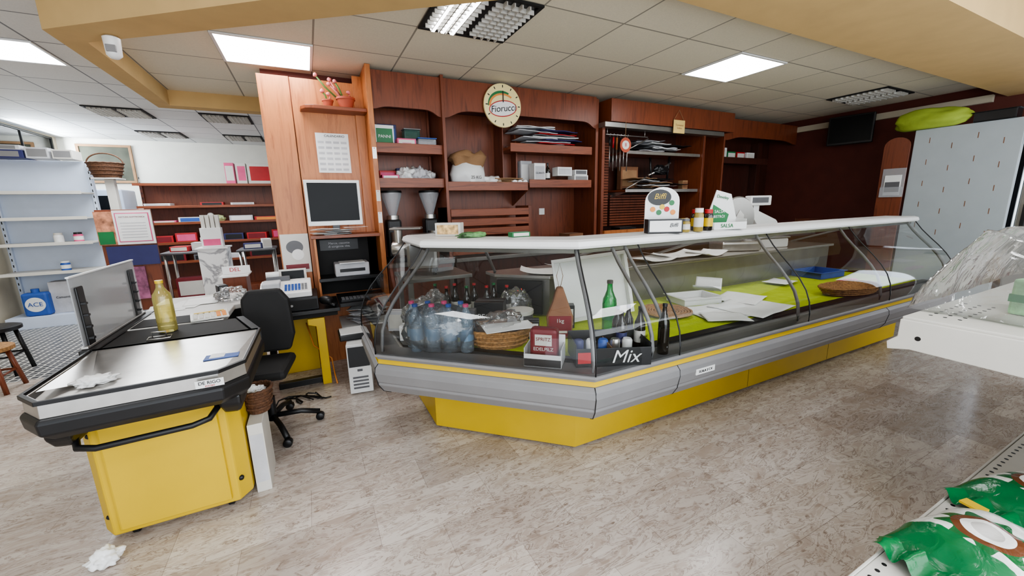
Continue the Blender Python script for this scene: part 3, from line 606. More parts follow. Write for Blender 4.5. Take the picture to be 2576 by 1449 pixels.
e=thing('illustrated_card','cream illustrated wall card hung on panel','poster',(-.14,4.192,.93)); cd=B(e,'card',-.11,.12,-.003,0,0,.36,CREAM,0); ell(cd,'printed_shape',0,.24,.07,.06,-.0045,GREYD); ell(cd,'printed_shape',.02,.17,.05,.05,-.0047,PAPER); B(cd,'printed_band',-.09,.10,-.0045,-.0035,.03,.08,MAROON,0)
e=thing('tablet_stand','small white tablet stand with dark screen on desk','tablet',(-.18,4.10,.681)); tc=prism(e,'tablet_case',[(-.04,0),(.04,0),(.02,.30),(.005,.30)],-.11,.11,CREAM,'x'); prism(tc,'tablet_screen',[(-.034,.06),(-.038,.06),(.001,.285),(.005,.285)],-.09,.09,SCREEN,'x')
# ---------------- goods on wall shelves ----------------
z1=2.071; z2=1.751
carton('detergent_box','tall white and green detergent box on shelf','box',(.74,4.2,z1),.18,.14,.21,WHITE,panel=GRN,txt='PANNI',ts=.04,tm=WHITE)
carton('detergent_box','tall navy detergent box behind another','box',(.80,4.35,z1),.18,.10,.25,NAVY,panel=BLUE)
carton('tissue_box','flat pink box with printed label on shelf','box',(.93,4.1,z1),.18,.10,.085,PINK,panel=CREAM,txt='sapone',ts=.03,tm=PINK)
e=thing('storage_tub','clear bluish plastic storage tub with lid','tub',(1.13,4.12,z1)); B(e,'tub_body',-.09,.09,-.08,.08,0,.09,ACRY,.01); B(e,'tub_lid',-.095,.095,-.085,.085,.09,.10,BLUE)
e=thing('storage_tub','tall translucent green plastic tub on shelf','tub',(1.03,4.28,z1)); B(e,'tub_body',-.08,.08,-.06,.06,0,.20,GTUB,.01); B(e,'tub_rim',-.085,.085,-.065,.065,.20,.21,GREY)
carton('sugar_box','pink and white packet on lower shelf','box',(.76,4.14,z2),.16,.10,.07,PINK,panel=WHITE); carton('sugar_box','small red packet stacked on lower shelf','box',(.76,4.28,z2),.16,.09,.12,RED,panel=PINK)
carton('sugar_box','small navy packet beside plastic bags','box',(.92,4.33,z2),.12,.09,.15,NAVY,panel=WHITE)
for i,(x,y,s,m) in enumerate(((.92,4.15,.08,WHITE),(1.05,4.12,.08,PAPERG),(1.15,4.2,.07,WHITE),(1.04,4.3,.09,CREAM))):
    tag(blob(None,'plastic_bag',(x,y,z2),(s,s*.8,s*1.0),m,i+30,.5),'crumpled white plastic bag on wooden shelf','bag','bags on the lower shelf')
e=thing('flour_sack','open paper flour sack with rolled brown top','sack',(1.60,4.2,1.721))
sk=lathe(e,'sack_body',[(.15,0),(.18,.05),(.18,.14),(.165,.20),(.15,.21)],WHITE,sx=1.1,sy=.8,n=28); lathe(e,'rolled_top',[(.165,.20),(.18,.24),(.20,.29),(.17,.34),(.13,.35),(.12,.30),(.13,.22)],BROWN,sx=1.05,sy=.75,n=28)
for o in list(e.children):
    for v in o.data.vertices:
        v.co+=Vector((.035,.02,.05 if v.co.z>.03 else 0))*noise.noise(v.co*11)
text(sk,'25 KG',.045,(.03,-.165,.08),BLACK)
tag(blob(None,'flour_bag',(1.86,4.16,1.721),(.11,.08,.06),WHITE,41,.35),'folded white paper bag on wooden shelf','bag')
for i in range(14):
    tag(sheet(None,'folded_bag',2.54+random.uniform(-.16,.2),4.2+random.uniform(-.03,.03),2.131+.017*i,random.uniform(.45,.62),.28,(PAPERG,WHITE,GREYD,RED,PAPERG,NAVY)[i%6],random.uniform(-8,8),.012,i+50,thick=.009),'flat folded shopping bag in stack on upper shelf','bag','folded bags on the upper shelf')
for i in range(9):
    e=tag(sheet(None,'cardboard_tray',2.05+random.uniform(-.03,.03) if i<5 else 2.75,4.2,1.726+.018*(i%5),.34,.25,BROWN if i<5 else KRAFT,random.uniform(-4,4),.004,i+70,thick=.01),'flat brown cardboard cake tray in a stack','tray','cardboard trays on shelf')
carton('glove_box','white box of disposable gloves with black print','box',(2.44,4.15,1.751),.15,.12,.22,WHITE,txt='GUANTI',ts=.03,panel=PAPERG)
carton('glove_box','small white carton behind glove box','box',(2.36,4.32,1.751),.15,.10,.26,PAPERG,panel=WHITE)
bottle('syrup_bottle','dark bottle with white label on wooden shelf',(2.58,4.15,1.751),.23,.03,DARKGL,BLACK,WHITE)
carton('paper_box','small white cardboard box on wooden shelf','box',(2.75,4.1,1.83),.20,.12,.10,WHITE,panel=PAPERG); carton('paper_box','flat white roll box at shelf end','box',(2.98,4.1,1.751),.20,.14,.09,WHITE,panel=GREY); carton('paper_box','flat white roll box at shelf end','box',(2.98,4.1,1.843),.18,.13,.06,WHITE,panel=GREYD)
for i in range(3): tag(lathe(None,'label_roll',[(.03,-.02),(.03,.03)],PAPER,(2.09+.065*i,4.06,1.751),n=16,axis='y'),'small white paper label roll on shelf','paper roll','label rolls on the shelf')
for z,s in ((2.14,0),(1.67,9)):
    for i in range(10):
        tag(sheet(None,'food_bag',4.35+random.uniform(-.35,.3),4.15,z+.003+.014*i,random.uniform(.35,.55),.26,(PAPERG,GREYD,BLACK,WHITE)[i%4] if s==0 else (BLACK,BROWN,GREYD,WHITE)[i%4],random.uniform(-12,12),.02,i+90+s,thick=.007),'flat stacked paper bag on metal-edged shelf','bag','bags on the metal-edged shelves')
carton('printed_carton','brown printed carton leaning at shelf back','box',(3.95,4.3,1.68),.30,.08,.30,KRAFT,panel=BROWN)
e=thing('ham_stand','black metal ham stand on wooden shelf','ham stand',(4.35,4.12,1.81)); fr=tube(e,'stand_base',[(-.2,0,0),(.2,0,0)],.014,BLACK); tube(fr,'stand_post',[(-.15,0,0),(-.18,0,.28)],.014,BLACK); tube(fr,'stand_arm',[(-.2,0,.05),(.0,0,.12),(.2,0,.22)],.014,STEEL); tube(fr,'stand_post',[(.15,0,0),(.18,0,.3)],.014,BLACK); blob(e,'clamp',(.02,0,.06),(.12,.05,.07),BLACK,3,.4)
carton('tea_tin','brown cardboard tin box on wooden shelf','tin',(4.80,4.1,1.675),.10,.08,.12,BROWN,panel=KRAFT)
for i,(x,m) in enumerate(((5.65,WHITE),(5.86,GRN),(6.08,RED),(6.32,WHITE))): carton('stock_box','small stock carton on dark wooden shelf','box',(x,4.2,2.101),.19,.12,.13 if i else .18,m,panel=CREAM,group='cartons on the dark shelf')
for i in range(6):
    e=thing('hanging_utensil','long kitchen utensil hanging from steel rail','utensil',(3.34+.055*i,3.96,2.28),group='utensils on the rail')
    h=tube(e,'handle',[(0,0,0),(0,0,-.10-.02*(i%3))],.010,(BLACK,RED,WOODO)[i%3]); tube(h,'blade',[(0,0,-.1),(0,0,-.34-.05*(i%2))],.006,STEEL)
e=thing('utensil_rail','thin steel rail with hooks under pelmet','rail',(3.5,3.96,2.31)); tube(e,'rail_bar',[(-.22,0,0),(.45,0,0)],.006,STEEL)
for k in range(6): tube(e,'hook',[(-.16+.055*k,0,0),(-.16+.055*k,-.015,.01),(-.16+.055*k,0,-.03)],.003,STEEL)
for x in (-.2,.4): tube(e,'rail_hanger',[(x,0,0),(x,0,.075)],.004,STEEL)
e=thing('hanging_sign','round red hanging tag on string','sign',(3.48,3.845,2.18)); td=lathe(e,'tag_disc',[(.0825,0),(.085,-.008)],TERRA,(0,0,0),n=28,axis='y'); ell(td,'tag_print',0,0,.055,.05,-.0095,CREAM); text(td,'8',.06,(0,-.011,0),RED); tube(e,'string',[(0,0,.08),(0,0,.27)],.003,BROWN)
e=thing('hanging_plaque','small yellow plaque hanging on cord from valance','plaque',(4.36,3.845,2.44)); pb=B(e,'plaque_board',-.10,.10,-.012,0,-.08,.08,M('plaque',rgb(214,186,116),.6),.008); text(pb,'Torniamo\nSubito',.035,(0,-.0135,0),BROWN); tube(e,'cord',[(-.09,0,.08),(0,.004,.20),(.09,0,.08)],.003,BROWN)
def grinder(x,y,z):
    e=thing('coffee_grinder','steel coffee grinder with clear conical bean hopper','coffee grinder',(x,y,z),group='grinders on the back cabinet')
    B(e,'grinder_base',-.09,.09,-.12,.12,0,.04,BLACK,.01); B(e,'grinder_body',-.07,.07,-.06,.09,.04,.42,BLACK,.02); lathe(e,'collar',[(.06,.42),(.06,.46)],STEEL); hp=lathe(e,'hopper',[(.035,.46),(.10,.66),(.10,.68)],ACRY); lathe(hp,'hopper_lid',[(.105,.68),(.10,.70)],BLACK); lathe(e,'dosing_chamber',[(.05,.20),(.05,.30)],STEELD,(0,-.11,0))
grinder(.76,4.15,.971); grinder(1.14,4.15,.971)
e=thing('meat_grinder','polished steel meat grinder with feed tray','meat grinder',(.86,3.42,.941),rz=-20)
B(e,'motor_housing',-.13,.13,-.13,.13,.05,.34,STEEL,.03); lathe(e,'grinding_head',[(.05,-.26),(.06,-.25),(.06,-.13),(.05,-.12)],STEEL,(0,0,.22),axis='x',n=20); lathe(e,'feed_tube',[(.03,.25),(.035,.38)],STEEL,(-.2,0,0)); B(e,'feed_tray',-.26,.0,-.09,.09,.38,.40,STEEL,.01)
for a in (-.11,.08):
    for b in (-.11,.08): B(e,'foot',a,a+.03,b,b+.03,0,.05,BLACK)
u=thing('service_table','small steel service table behind counter end','table',(.9,3.4,0)); B(u,'table_top',-.26,.3,-.25,.25,.91,.94,STEELD)
for a in (-.24,.24):
    for b in (-.23,.19): B(u,'leg',a,a+.04,b,b+.04,0,.91,STEEL)
# ---------------- right side ----------------
e=thing('wall_television','small black wall mounted television on bracket','television',(7.1,3.2,2.46),rz=-78)
tc=B(e,'tv_casing',-.26,.26,-.03,.03,-.2,.2,BLACK,.01); B(tc,'tv_screen',-.24,.24,-.033,-.0305,-.17,.18,SCREEN,0); tube(e,'wall_bracket',[(0,.03,0),(0,.17,0)],.025,BLACK)
e=thing('insulated_panel','large pale insulated wall panel with printed film','panel',(6.5,1.88,0),world=True)
PAN=M('panel_film',rgb(168,176,180),.4,var=.03)
sl=B(e,'panel_slab',6.5,6.57,1.44,2.27,0,2.26,PAN,.004)
for j in range(4):
    for k in range(5): B(sl,'film_print',6.4985,6.4998,1.56+.19*j,1.566+.19*j,2.02-.24*k+(.08 if j%2 else 0),2.08-.24*k+(.08 if j%2 else 0),KRAFT,0)
e=thing('wood_board','reddish wooden board with rounded top leaning upright','board',(6.42,2.25,0),world=True)
prism(e,'board',[(2.28,0),(2.52,0),(2.52,2.10)]+[(2.40+.12*math.cos(a),2.10+.10*math.sin(a)) for a in [math.pi*k/10 for k in range(1,10)]]+[(2.28,2.10)],6.44,6.47,WOODR,'x'); B(e,'foot',6.42,6.49,2.28,2.52,0,.03,WOODD)
e=thing('cloth_roll','lime green folded cloth on top of panel','cloth',(6.52,2.16,2.262)); blob(e,'folded_cloth',(0,0,0),(.13,.32,.13),LIME,6,.18,1.2)
tray('crate','black plastic mesh crate lying on top of panel',(6.56,1.66,2.262),.16,.30,.10,BLACK)
e=thing('refrigerated_cabinet','tall stainless steel refrigerated cabinet with glass door','fridge',(6.7,1.2,0),world=True)
B(e,'plinth',6.65,7.12,.80,1.38,0,.10,BLACK); B(e,'cabinet_body',6.62,7.15,.78,1.40,.1,2.15,STEEL,.01); dr=B(e,'door',6.59,6.618,.80,1.38,.15,2.10,STEELD,.005); B(dr,'handle',6.56,6.588,1.32,1.35,.9,1.4,BLACK)
e=thing('leaflet_holder','clear acrylic leaflet holder with brochure on board','holder',(6.434,2.38,1.50),rz=-90); ab=B(e,'acrylic_back',-.11,.11,0,.004,0,.34,ACRY,0); br=B(e,'brochure',-.08,.08,-.012,-.004,.02,.26,PAPER); B(br,'brochure_print',-.07,.07,-.0135,-.0125,.06,.18,GREYD,0); B(e,'front_pocket',-.11,.11,-.02,-.017,0,.12,ACRY,0)
# ---------------- checkout ----------------
k=thing('checkout_counter','yellow checkout counter with steel tray and black belt','checkout counter',(-.7,2.7,0),world=True)
fb=prism(k,'yellow_front_body',[(-1.01,2.31),(-.96,2.24),(-.47,2.24),(-.42,2.31),(-.42,2.60),(-1.01,2.60)],.045,.70,YEL,bevel=.008)
B(fb,'front_panel',-.93,-.50,2.222,2.24,.07,.70,YEL,.012)
for x,z in ((-.965,.14),(-.965,.55),(-.455,.16),(-.455,.55)): lathe(fb,'bolt',[(.013,0),(.013,-.01),(.007,-.015)],BLACK,(x,2.262,z),n=10,axis='y')
for x in (-.9,-.52):
    for y in (2.3,2.56): lathe(k,'caster',[(.022,-.012),(.024,-.01),(.024,.01),(.022,.012)],BLACK,(x,y,.025),n=14,axis='x')
tr=[(-1.06,2.66),(-1.06,2.10),(-.97,1.985),(-.42,2.01),(-.33,2.10),(-.32,2.66)]
def grow(pts,g,cx=-.69,cy=2.4): return [(cx+(x-cx)*(1+g),cy+(y-cy)*(1+g) if y<2.6 else y) for x,y in pts]
def loft(p,name,loops,mat,cap=True,smooth=False,bevel=0):
    V=[];F=[];n=len(loops[0][0])
    for pts,z in loops: V+=[(x,y,z) for x,y in pts]
    for q in range(len(loops)-1):
        for i in range(n): F.append((q*n+i,q*n+(i+1)%n,(q+1)*n+(i+1)%n,(q+1)*n+i))
    if cap: F.append(tuple(range(n))[::-1]); F.append(tuple((len(loops)-1)*n+i for i in range(n)))
    return add(name,MB(V,F),mat,p,bevel=bevel,smooth=smooth)
loft(k,'black_bumper',[(grow(tr,-.22),.65),(grow(tr,-.06),.67),(grow(tr,.015),.70),(grow(tr,.025),.75),(grow(tr,-.005),.765)],BLACK,bevel=.006)
for (cx_,s_) in ((-.985,1),(-.415,-1)):
    cgp=[(cx_-.045,2.10),(cx_+.045,2.08),(cx_+.05,2.30),(cx_-.05,2.32)]
    def sh(g): return [(cx_+(x-cx_)*g,2.22+(y-2.22)*g) for x,y in cgp]
    loft(k,'corner_guard',[(sh(.35),.565),(sh(.75),.585),(sh(.98),.63),(sh(1.0),.68)],BLACK,bevel=.012)
loft(k,'steel_skirt',[(grow(tr,-.01),.765),(grow(tr,-.015),.825),(grow(tr,-.05),.825),(grow(tr,-.09),.79)],STEEL,bevel=.002)
loft(k,'tray_rim',[(grow(tr,.005),.82),(grow(tr,.005),.836),(grow(tr,-.03),.836),(grow(tr,-.04),.80)],BLACK,cap=False,bevel=.002)
tp=grow(tr,-.045); V=[(tp[0][0],2.655,.83),(tp[1][0],tp[1][1],.80),(tp[2][0],tp[2][1],.80),(tp[3][0],tp[3][1],.80),(tp[4][0],tp[4][1],.80),(tp[5][0],2.655,.83)]
stt=add('steel_tray',MB(V,[tuple(range(6))]),STEEL,k)
add('tray_fold',MB([(-1.02,2.64,.833),(-1.02,2.12,.832),(-.90,2.22,.806)],[(0,1,2)]),STEEL,stt)
B(stt,'tray_sticker',-.52,-.38,2.25,2.38,.8115,.8135,BLUE,0); B(stt,'sticker_print',-.50,-.44,2.27,2.36,.8136,.8142,WHITE,0)
tube(k,'push_handle',[(-.95,2.23,.64),(-.96,2.15,.60),(-.94,2.10,.575),(-.88,2.085,.565),(-.56,2.085,.575),(-.50,2.10,.585),(-.475,2.15,.61),(-.48,2.23,.645)],.014,BLACK)
prism(k,'conveyor_frame',[(-1.08,2.66),(-.32,2.66),(-.45,3.04),(-1.08,3.04)],.70,.80,BLACK,bevel=.006)
B(k,'side_rail',-1.10,-1.03,2.66,3.55,.78,.835,BLACK,.006); prism(k,'side_rail',[(-.36,2.66),(-.32,2.66),(-.45,3.05),(-.49,3.05)],.78,.832,BLACK)
prism(k,'conveyor_belt',[(-1.03,2.67),(-.37,2.67),(-.49,3.04),(-1.03,3.04)],.80,.826,BLACKM,bevel=.006)
B(k,'rear_body',-.98,-.66,2.62,4.0,.0,.70,YELD,.005)
LAM=M('grey_laminate',rgb(200,198,194),.3,var=.04)
tt=[(-1.10,3.05),(-.56,3.05),(-.56,3.50),(-.42,3.60),(-.42,4.05),(-1.10,4.05)]
prism(k,'rear_tabletop',tt,.79,.828,LAM,bevel=.006)
prism(k,'tabletop_support',[(x*.985-.01,y) for x,y in tt],.70,.789,BLACK)
B(k,'belt_end_pad',-1.02,-.57,3.06,3.28,.8285,.832,BLACKM)
B(k,'side_leg',-.50,-.46,3.62,4.0,0,.70,YELD)
npl=B(k,'name_plate',-.50,-.40,1.986,1.990,.775,.808,WHITE,0); text(npl,'DE RIGO',.020,(-.45,1.9845,.796),BLACK); text(npl,'SYSTEM',.010,(-.45,1.9845,.781),RED)
d=thing('divider_screen','clear acrylic divider with black slotted strips','divider',(-1.07,3.1,.83),world=True)
ac=B(d,'acrylic_sheet',-1.083,-1.078,2.68,3.50,.85,1.20,ACRY,0); B(ac,'top_edge',-1.087,-1.074,2.68,3.50,1.20,1.207,WHITE,0)
for y in (2.74,3.40):
    st=B(d,'slotted_strip',-1.076,-1.066,y-.035,y+.035,.84,1.15,BLACK,.006)
    for i in range(4): B(st,'hook',-1.066,-1.045,y-.035,y-.01,.88+.06*i,.892+.06*i,BLACK,.002)
B(d,'base_bracket',-1.095,-1.065,2.68,3.5,.836,.85,STEEL)
zc=.829
bottle('oil_bottle','clear bottle of yellow cooking oil with yellow cap',(-.80,2.90,zc),.30,.045,OIL,YEL,OIL,neck=.28,labh=(.2,.5))
e=thing('calculator','white and orange desk calculator','calculator',(-.64,3.12,.833),rz=12); cb=prism(e,'calculator_body',[(-.07,0),(.07,0),(.07,.03),(-.07,.012)],-.10,.10,CREAM,'x',bevel=.003)
B(cb,'display',-.08,.08,.035,.06,.028,.031,YEL,0)
for i in range(6):
    for j in range(4): B(cb,'key',-.085+.03*i,-.085+.03*i+.022,-.06+.022*j,-.06+.022*j+.015,.014+.003*j,.022+.003*j,ORANGE if i>3 else CREAM,.001)
e=thing('metal_clip','small chrome paper clip holder on belt','clip',(-.80,2.74,.827)); tube(e,'clip_wire',[(-.05,-.02,.005),(.05,-.02,.005),(.05,.02,.01),(-.05,.02,.01)],.004,STEEL,closed=True); tube(e,'clip_loop',[(-.03,0,.005),(-.03,0,.04),(.03,0,.04),(.03,0,.005)],.004,STEEL)
for i,(x,y,r) in enumerate(((-.98,3.62,10),(-.88,3.7,-12),(-.80,3.76,5))): tag(sheet(None,'document',x,y,zc+.002*i,.21,.29,PAPER,r,.002,i),'white printed sheet lying on checkout table','paper','documents on the checkout table')
e=thing('card_terminal','black card payment terminal in cradle','payment terminal',(-.67,3.80,zc),rz=20); tb=B(e,'terminal_body',-.035,.035,-.05,.05,0,.11,BLACK,.01); B(tb,'terminal_screen',-.026,.026,-.0525,-.0505,.06,.10,GREYD,0)
for i in range(3):
    for j in range(3): B(tb,'key',-.025+.018*i,-.012+.018*i,-.053,-.0505,.01+.014*j,.019+.014*j,PAPERG,0)
tag(blob(None,'plastic_bag',(-.60,3.68,zc),(.10,.08,.06),FILM,60,.35),'crumpled clear plastic bag on checkout table','bag')
e=thing('display_pillar','white marble-patterned square display stand','display stand',(-1.12,6.3,0)); B(e,'pillar',-.15,.15,-.15,.15,0,1.05,MARB,.004); B(e,'pillar_cap',-.17,.17,-.17,.17,1.05,1.07,WHITE)
e=thing('leaflet_box','small white leaflet box with printed stickers','box',(-1.12,6.3,1.071)); bb=B(e,'box_body',-.11,.11,-.06,.06,0,.24,WHITE); B(bb,'printed_panel',-.09,.09,-.062,-.0605,.02,.10,PINK,0)
for i in range(4): B(e,'leaflet',-.09+.05*i,-.05+.05*i,-.03,.03,.24,.40,CREAM,.001)
e=thing('wooden_stand','dark wooden counter stand with paper flag','stand',(-.66,4.45,0)); B(e,'stand_body',-.09,.09,-.12,.12,0,.92,WOODR); st=B(e,'stand_top',-.11,.11,-.14,.14,.92,.935,WHITE); pf=B(e,'paper_flag',-.10,.12,-.02,-.015,.935,1.01,WHITE); text(pf,'DEL',.05,(0,-.022,.975),RED)
# chair
c=thing('office_chair','black swivel office chair with five-star base','office chair',(-.37,3.02,0),rz=-8)
gl=lathe(c,'gas_lift',[(.028,.08),(.028,.25),(.018,.25),(.018,.44)],BLACK,n=14)
for i in range(5):
    a=2*math.pi*i/5+.15; q=(math.cos(a)*.29,math.sin(a)*.29)
    ba=tube(c,'base_arm',[(0,0,.11),(q[0]*.6,q[1]*.6,.10),(q[0],q[1],.065)],.019,BLACK)
    lathe(ba,'caster',[(.024,-.022),(.028,-.018),(.028,.018),(.024,.022)],BLACK,(q[0],q[1],.029),n=14,axis='y')
B(c,'seat',-.20,.16,-.21,.19,.43,.50,BLACKM,.03)
br=prism(c,'backrest',[(-.12,.50),(.12,.50),(.16,.62),(.15,.88),(.10,.96),(-.10,.96),(-.15,.90),(-.16,.62)],.21,.27,BLACKM,'y',bevel=.02); tube(c,'back_strut',[(0,.1,.44),(0,.24,.45),(0,.29,.60),(0,.27,.75)],.024,BLACK)
# register desk
t=thing('register_desk','black-topped desk with yellow side panel','desk',(-.12,3.8,0),world=True)
B(t,'desk_top',-.40,.16,3.62,4.15,.65,.68,BLACK,.004); prism(t,'yellow_side_panel',[(-.04,.0),(.03,.0),(.03,.60),(-.10,.60),(-.10,.55),(-.04,.53)],3.66,3.70,YEL,'y',bevel=.004); B(t,'yellow_back_panel',-.38,-.05,4.08,4.10,.0,.62,YEL,.004); B(t,'foot_rail',-.38,-.045,3.72,3.78,0,.05,BLACK); B(t,'desk_frame',-.36,.14,3.68,4.1,.605,.65,BLACKM)
e=thing('cash_box','black steel cash drawer box with key lock','cash drawer',(-.20,3.86,.681)); dc=B(e,'drawer_case',-.20,.20,-.19,.20,0,.11,BLACK,.004); df=B(e,'drawer_front',-.19,.19,-.197,-.191,.01,.09,BLACKM,.002); lathe(df,'lock',[(.01,-.205),(.01,-.198)],STEEL,(0,0,.05),axis='y',n=12)
e=thing('cash_register','white electronic cash register with blue keypad','cash register',(-.22,3.85,.793)); rb=prism(e,'register_body',[(-.17,0),(.17,0),(.17,.11),(.05,.11),(-.17,.045)],-.20,.18,WHITE,'x',bevel=.008)
for i in range(7):
    for j in range(4): B(rb,'key',-.02+.025*i,-.002+.025*i,-.13+.03*j,-.11+.03*j,.057+.009*j,.068+.009*j,BLUE if i<5 else GREY,.001)
B(e,'paper_cover',-.18,-.05,-.10,.10,.08,.125,PAPERG,.01); B(e,'operator_display',-.16,.02,.09,.12,.11,.15,GREYD,.004)
tube(e,'receipt_roll',[(-.16,.14,.16),(-.06,.14,.16)],.03,PAPER,n=14)
e=thing('barcode_scanner','black handheld barcode scanner on desk','scanner',(.06,3.70,.681),rz=-30); blob(e,'scanner_head',(0,0,.03),(.06,.04,.04),BLACK,4,.1,1,3); tube(e,'scanner_handle',[(0,0,.05),(.06,-.01,.02),(.085,-.01,.02)],.018,BLACK)
for i in range(11): tag(sheet(None,'document',.40+random.uniform(-.08,.07),3.86+random.uniform(-.03,.08),.461+.013*i,.22,.18,(PAPER,PAPERG)[i%2],random.uniform(-40,40),.012,i+120),'loose paper in an untidy pile on low shelf','paper','papers on the low shelf')
e=thing('computer_tower','white desktop computer case with black drive bays','computer',(.27,3.50,0),rz=-8); cb=B(e,'case_body',-.09,.09,-.20,.20,.01,.43,WHITE,.006); B(cb,'drive_bay_panel',-.08,.08,-.205,-.2005,.24,.41,BLACK,.002)
for i in range(4): B(cb,'front_vent',-.06,.06,-.204,-.2005,.05+.03*i,.065+.03*i,GREYD,.001)
B(cb,'power_button',-.02,.02,-.206,-.2005,.20,.22,GREYD)
e=thing('receipt_printer','black receipt device resting on computer case','device',(.24,3.52,.433)); B(e,'device_body',-.12,.12,-.10,.12,0,.05,BLACK,.01); B(e,'device_lid',-.11,.11,-.09,.11,.05,.06,WHITE)
for s in range(3): tag(tube(None,'power_cable',[(-.33+.07*math.sin(i*.9+s*2)+.03*i,3.42+.08*math.cos(i*1.1+s*2),.008+.006*s+.004*(i%2)) for i in range(10)],.006,BLACK),'tangled black power cable on floor under desk','cable','cables under the desk')
tag(tube(None,'orange_cable',[(-.12,3.95,.5),(-.08,3.82,.32),(.05,3.74,.2),(.06,3.72,.06),(.07,3.6,.012)],.006,ORANGE),'orange cable hanging below register desk','cable')
carton('white_case','narrow white metal box standing beside checkout','box',(-.375,2.46,.0),.07,.26,.40,CREAM,panel=PAPERG)
basket('waste_basket','small wicker basket full of crumpled paper',(-.365,2.50,.402),.075,.085,.13,WICKERD)
for i in range(5): tag(blob(None,'crumpled_paper',(-.365+.03*math.cos(i*1.3),2.50+.04*math.sin(i*1.3),.47+.015*(i%3)),(.03,.03,.026),PAPER,i+80,.4,3),'crumpled ball of white paper in basket','paper','crumpled papers in the basket')
tag(blob(None,'crumpled_paper',(-.96,2.13,0),(.055,.045,.04),PAPER,91,.45,2.4),'crumpled white tissue lying on the floor','paper')
tag(blob(None,'crumpled_paper',(-.88,2.2,.805),(.06,.05,.018),PAPER,92,.5,3),'crumpled white tissue lying in the tray','paper')
# ---------------- back-left room ----------------
def gondola(name,label,x0,x1,y0,y1,h,zs,mat,shm,backm):
    e=thing(name,label,'shelving unit',((x0+x1)/2,(y0+y1)/2,0),world=True)
    B(e,'back_panel',x0,x1,y1-.03,y1,.0,h,backm)
    for a in (x0,x1-.04):
        up=B(e,'upright',a,a+.04,y1-.07,y1-.031,0,h,mat)
        for q in range(22): B(up,'slot',a+.015,a+.025,y1-.072,y1-.0695,.3+q*.085,.335+q*.085,BLACK,0)
    B(e,'base_deck',x0,x1,y0,y1-.03,.0,.16,mat)
    for z in zs:
        s=B(e,'shelf',x0+.01,x1-.01,y0+.05,y1-.03,z-.02,z,shm,.001); B(s,'price_rail',x0+.01,x1-.01,y0+.035,y0+.05,z-.03,z+.012,shm,.001)
    return e
gondola('supermarket_shelf','white metal supermarket shelf mostly empty',-3.75,-2.72,7.6,8.1,2.26,(.75,1.14,1.48,1.82),WHITEM,CREAM,WHITEM)
for x in (-3.45,-2.95): 
    e=thing('detergent_pack','blue and white detergent bottle pack on bottom shelf','detergent',(x,7.72,.161),group='detergents on the bottom shelf'); pb=B(e,'pack_body',-.13,.13,-.07,.07,0,.32,BLUE,.03); lathe(e,'cap',[(.04,.32),(.04,.37)],BLUE); ell(pb,'pack_label',0,.16,.10,.10,-.0715,WHITE); text(pb,'ACE',.08,(0,-.075,.16),BLUE)
carton('coffee_carton','grey cardboard carton of chamomile on bottom shelf','carton',(-3.19,7.85,.161),.28,.2,.44,PAPERG,txt='Camomilla',ts=.04)
for i,(x,z,m,c) in enumerate(((-3.12,1.14,WHITE,CREAM),(-2.92,1.14,PINK,BLACK),(-3.12,.75,BLUE,WHITE))):
    jar('product_pot','small plastic product pot on white shelf',(x,7.8,z),.13,.05,m,c,WHITE,'pots on the white shelf')
for i,(x,w,h,m) in enumerate(((-3.5,.5,.10,NAVY),(-3.5,.46,.06,PAPERG),(-3.12,.22,.14,PAPERG),(-2.88,.2,.12,CREAM))):
    carton('shelf_top_box','flat cardboard box lying on shelf top','box',(x,7.92,2.26+(.102 if i==1 else 0)),w,.28,h,m,panel=GREY)
basket('market_basket','dark wicker basket with handle on shelf corner',(-2.50,7.9,2.02),.20,.17,.20,WICKERD,handle=.14)
e=thing('basket_stand','narrow post carrying a wicker basket','stand',(-2.50,7.9,0)); B(e,'post',-.05,.05,.0,.10,0,2.0,CREAM); B(e,'top_plate',-.15,.15,-.12,.14,2.0,2.018,CREAM)
e=thing('framed_picture','dark framed picture on white wall','picture',(-3.19,10.19,2.08))
for a in ((-.38,.38,0,.04),(-.38,.38,.64,.68)): B(e,'frame_rail',a[0],a[1],-.03,0,a[2],a[3],BROWN)
for a in (-.38,.34): B(e,'frame_stile',a,a+.04,-.03,0,.04,.64,BROWN)
B(e,'canvas',-.34,.34,-.015,-.01,.04,.64,M('dark_canvas',rgb(70,72,60),.8,var=.4,nscale=3),0)
e=thing('glass_fridge','white cold cabinet with dark glass window','fridge',(-3.05,8.9,0)); cb=B(e,'cabinet_body',-.35,.42,-.2,.4,0,1.9,WHITEM,.02); gw=B(cb,'glass_window',-.25,.33,-.21,-.201,1.1,1.8,SCREEN,0)
for i in range(5): tube(gw,'wire_rack',[(-.2,-.22,1.2+.08*i),(.28,-.22,1.2+.08*i)],.006,WHITE)
g=gondola('wooden_wall_shelf','long cherry wood shelving unit with five shelves',-2.52,.9,8.75,9.2,2.0,(.67,1.0,1.34,1.62,1.99),WOODR,WOODRH,WOODR)
def spread(xs,z,kinds,y=8.95):
    for i,x in enumerate(xs):
        kname,lab,cat,w,d,h,m,p=kinds[i%len(kinds)]
        carton(kname,lab,cat,(x,y,z+.001),w,d,h,m,panel=p,rz=random.uniform(-8,8))
spread([-2.25,-1.50,-1.05,-.35],1.62,[('white_box','flat white box on wooden shelf','box',.36,.2,.05,WHITE,PAPERG),('red_box','flat red box on wooden shelf','box',.34,.2,.06,RED,BLACK)])
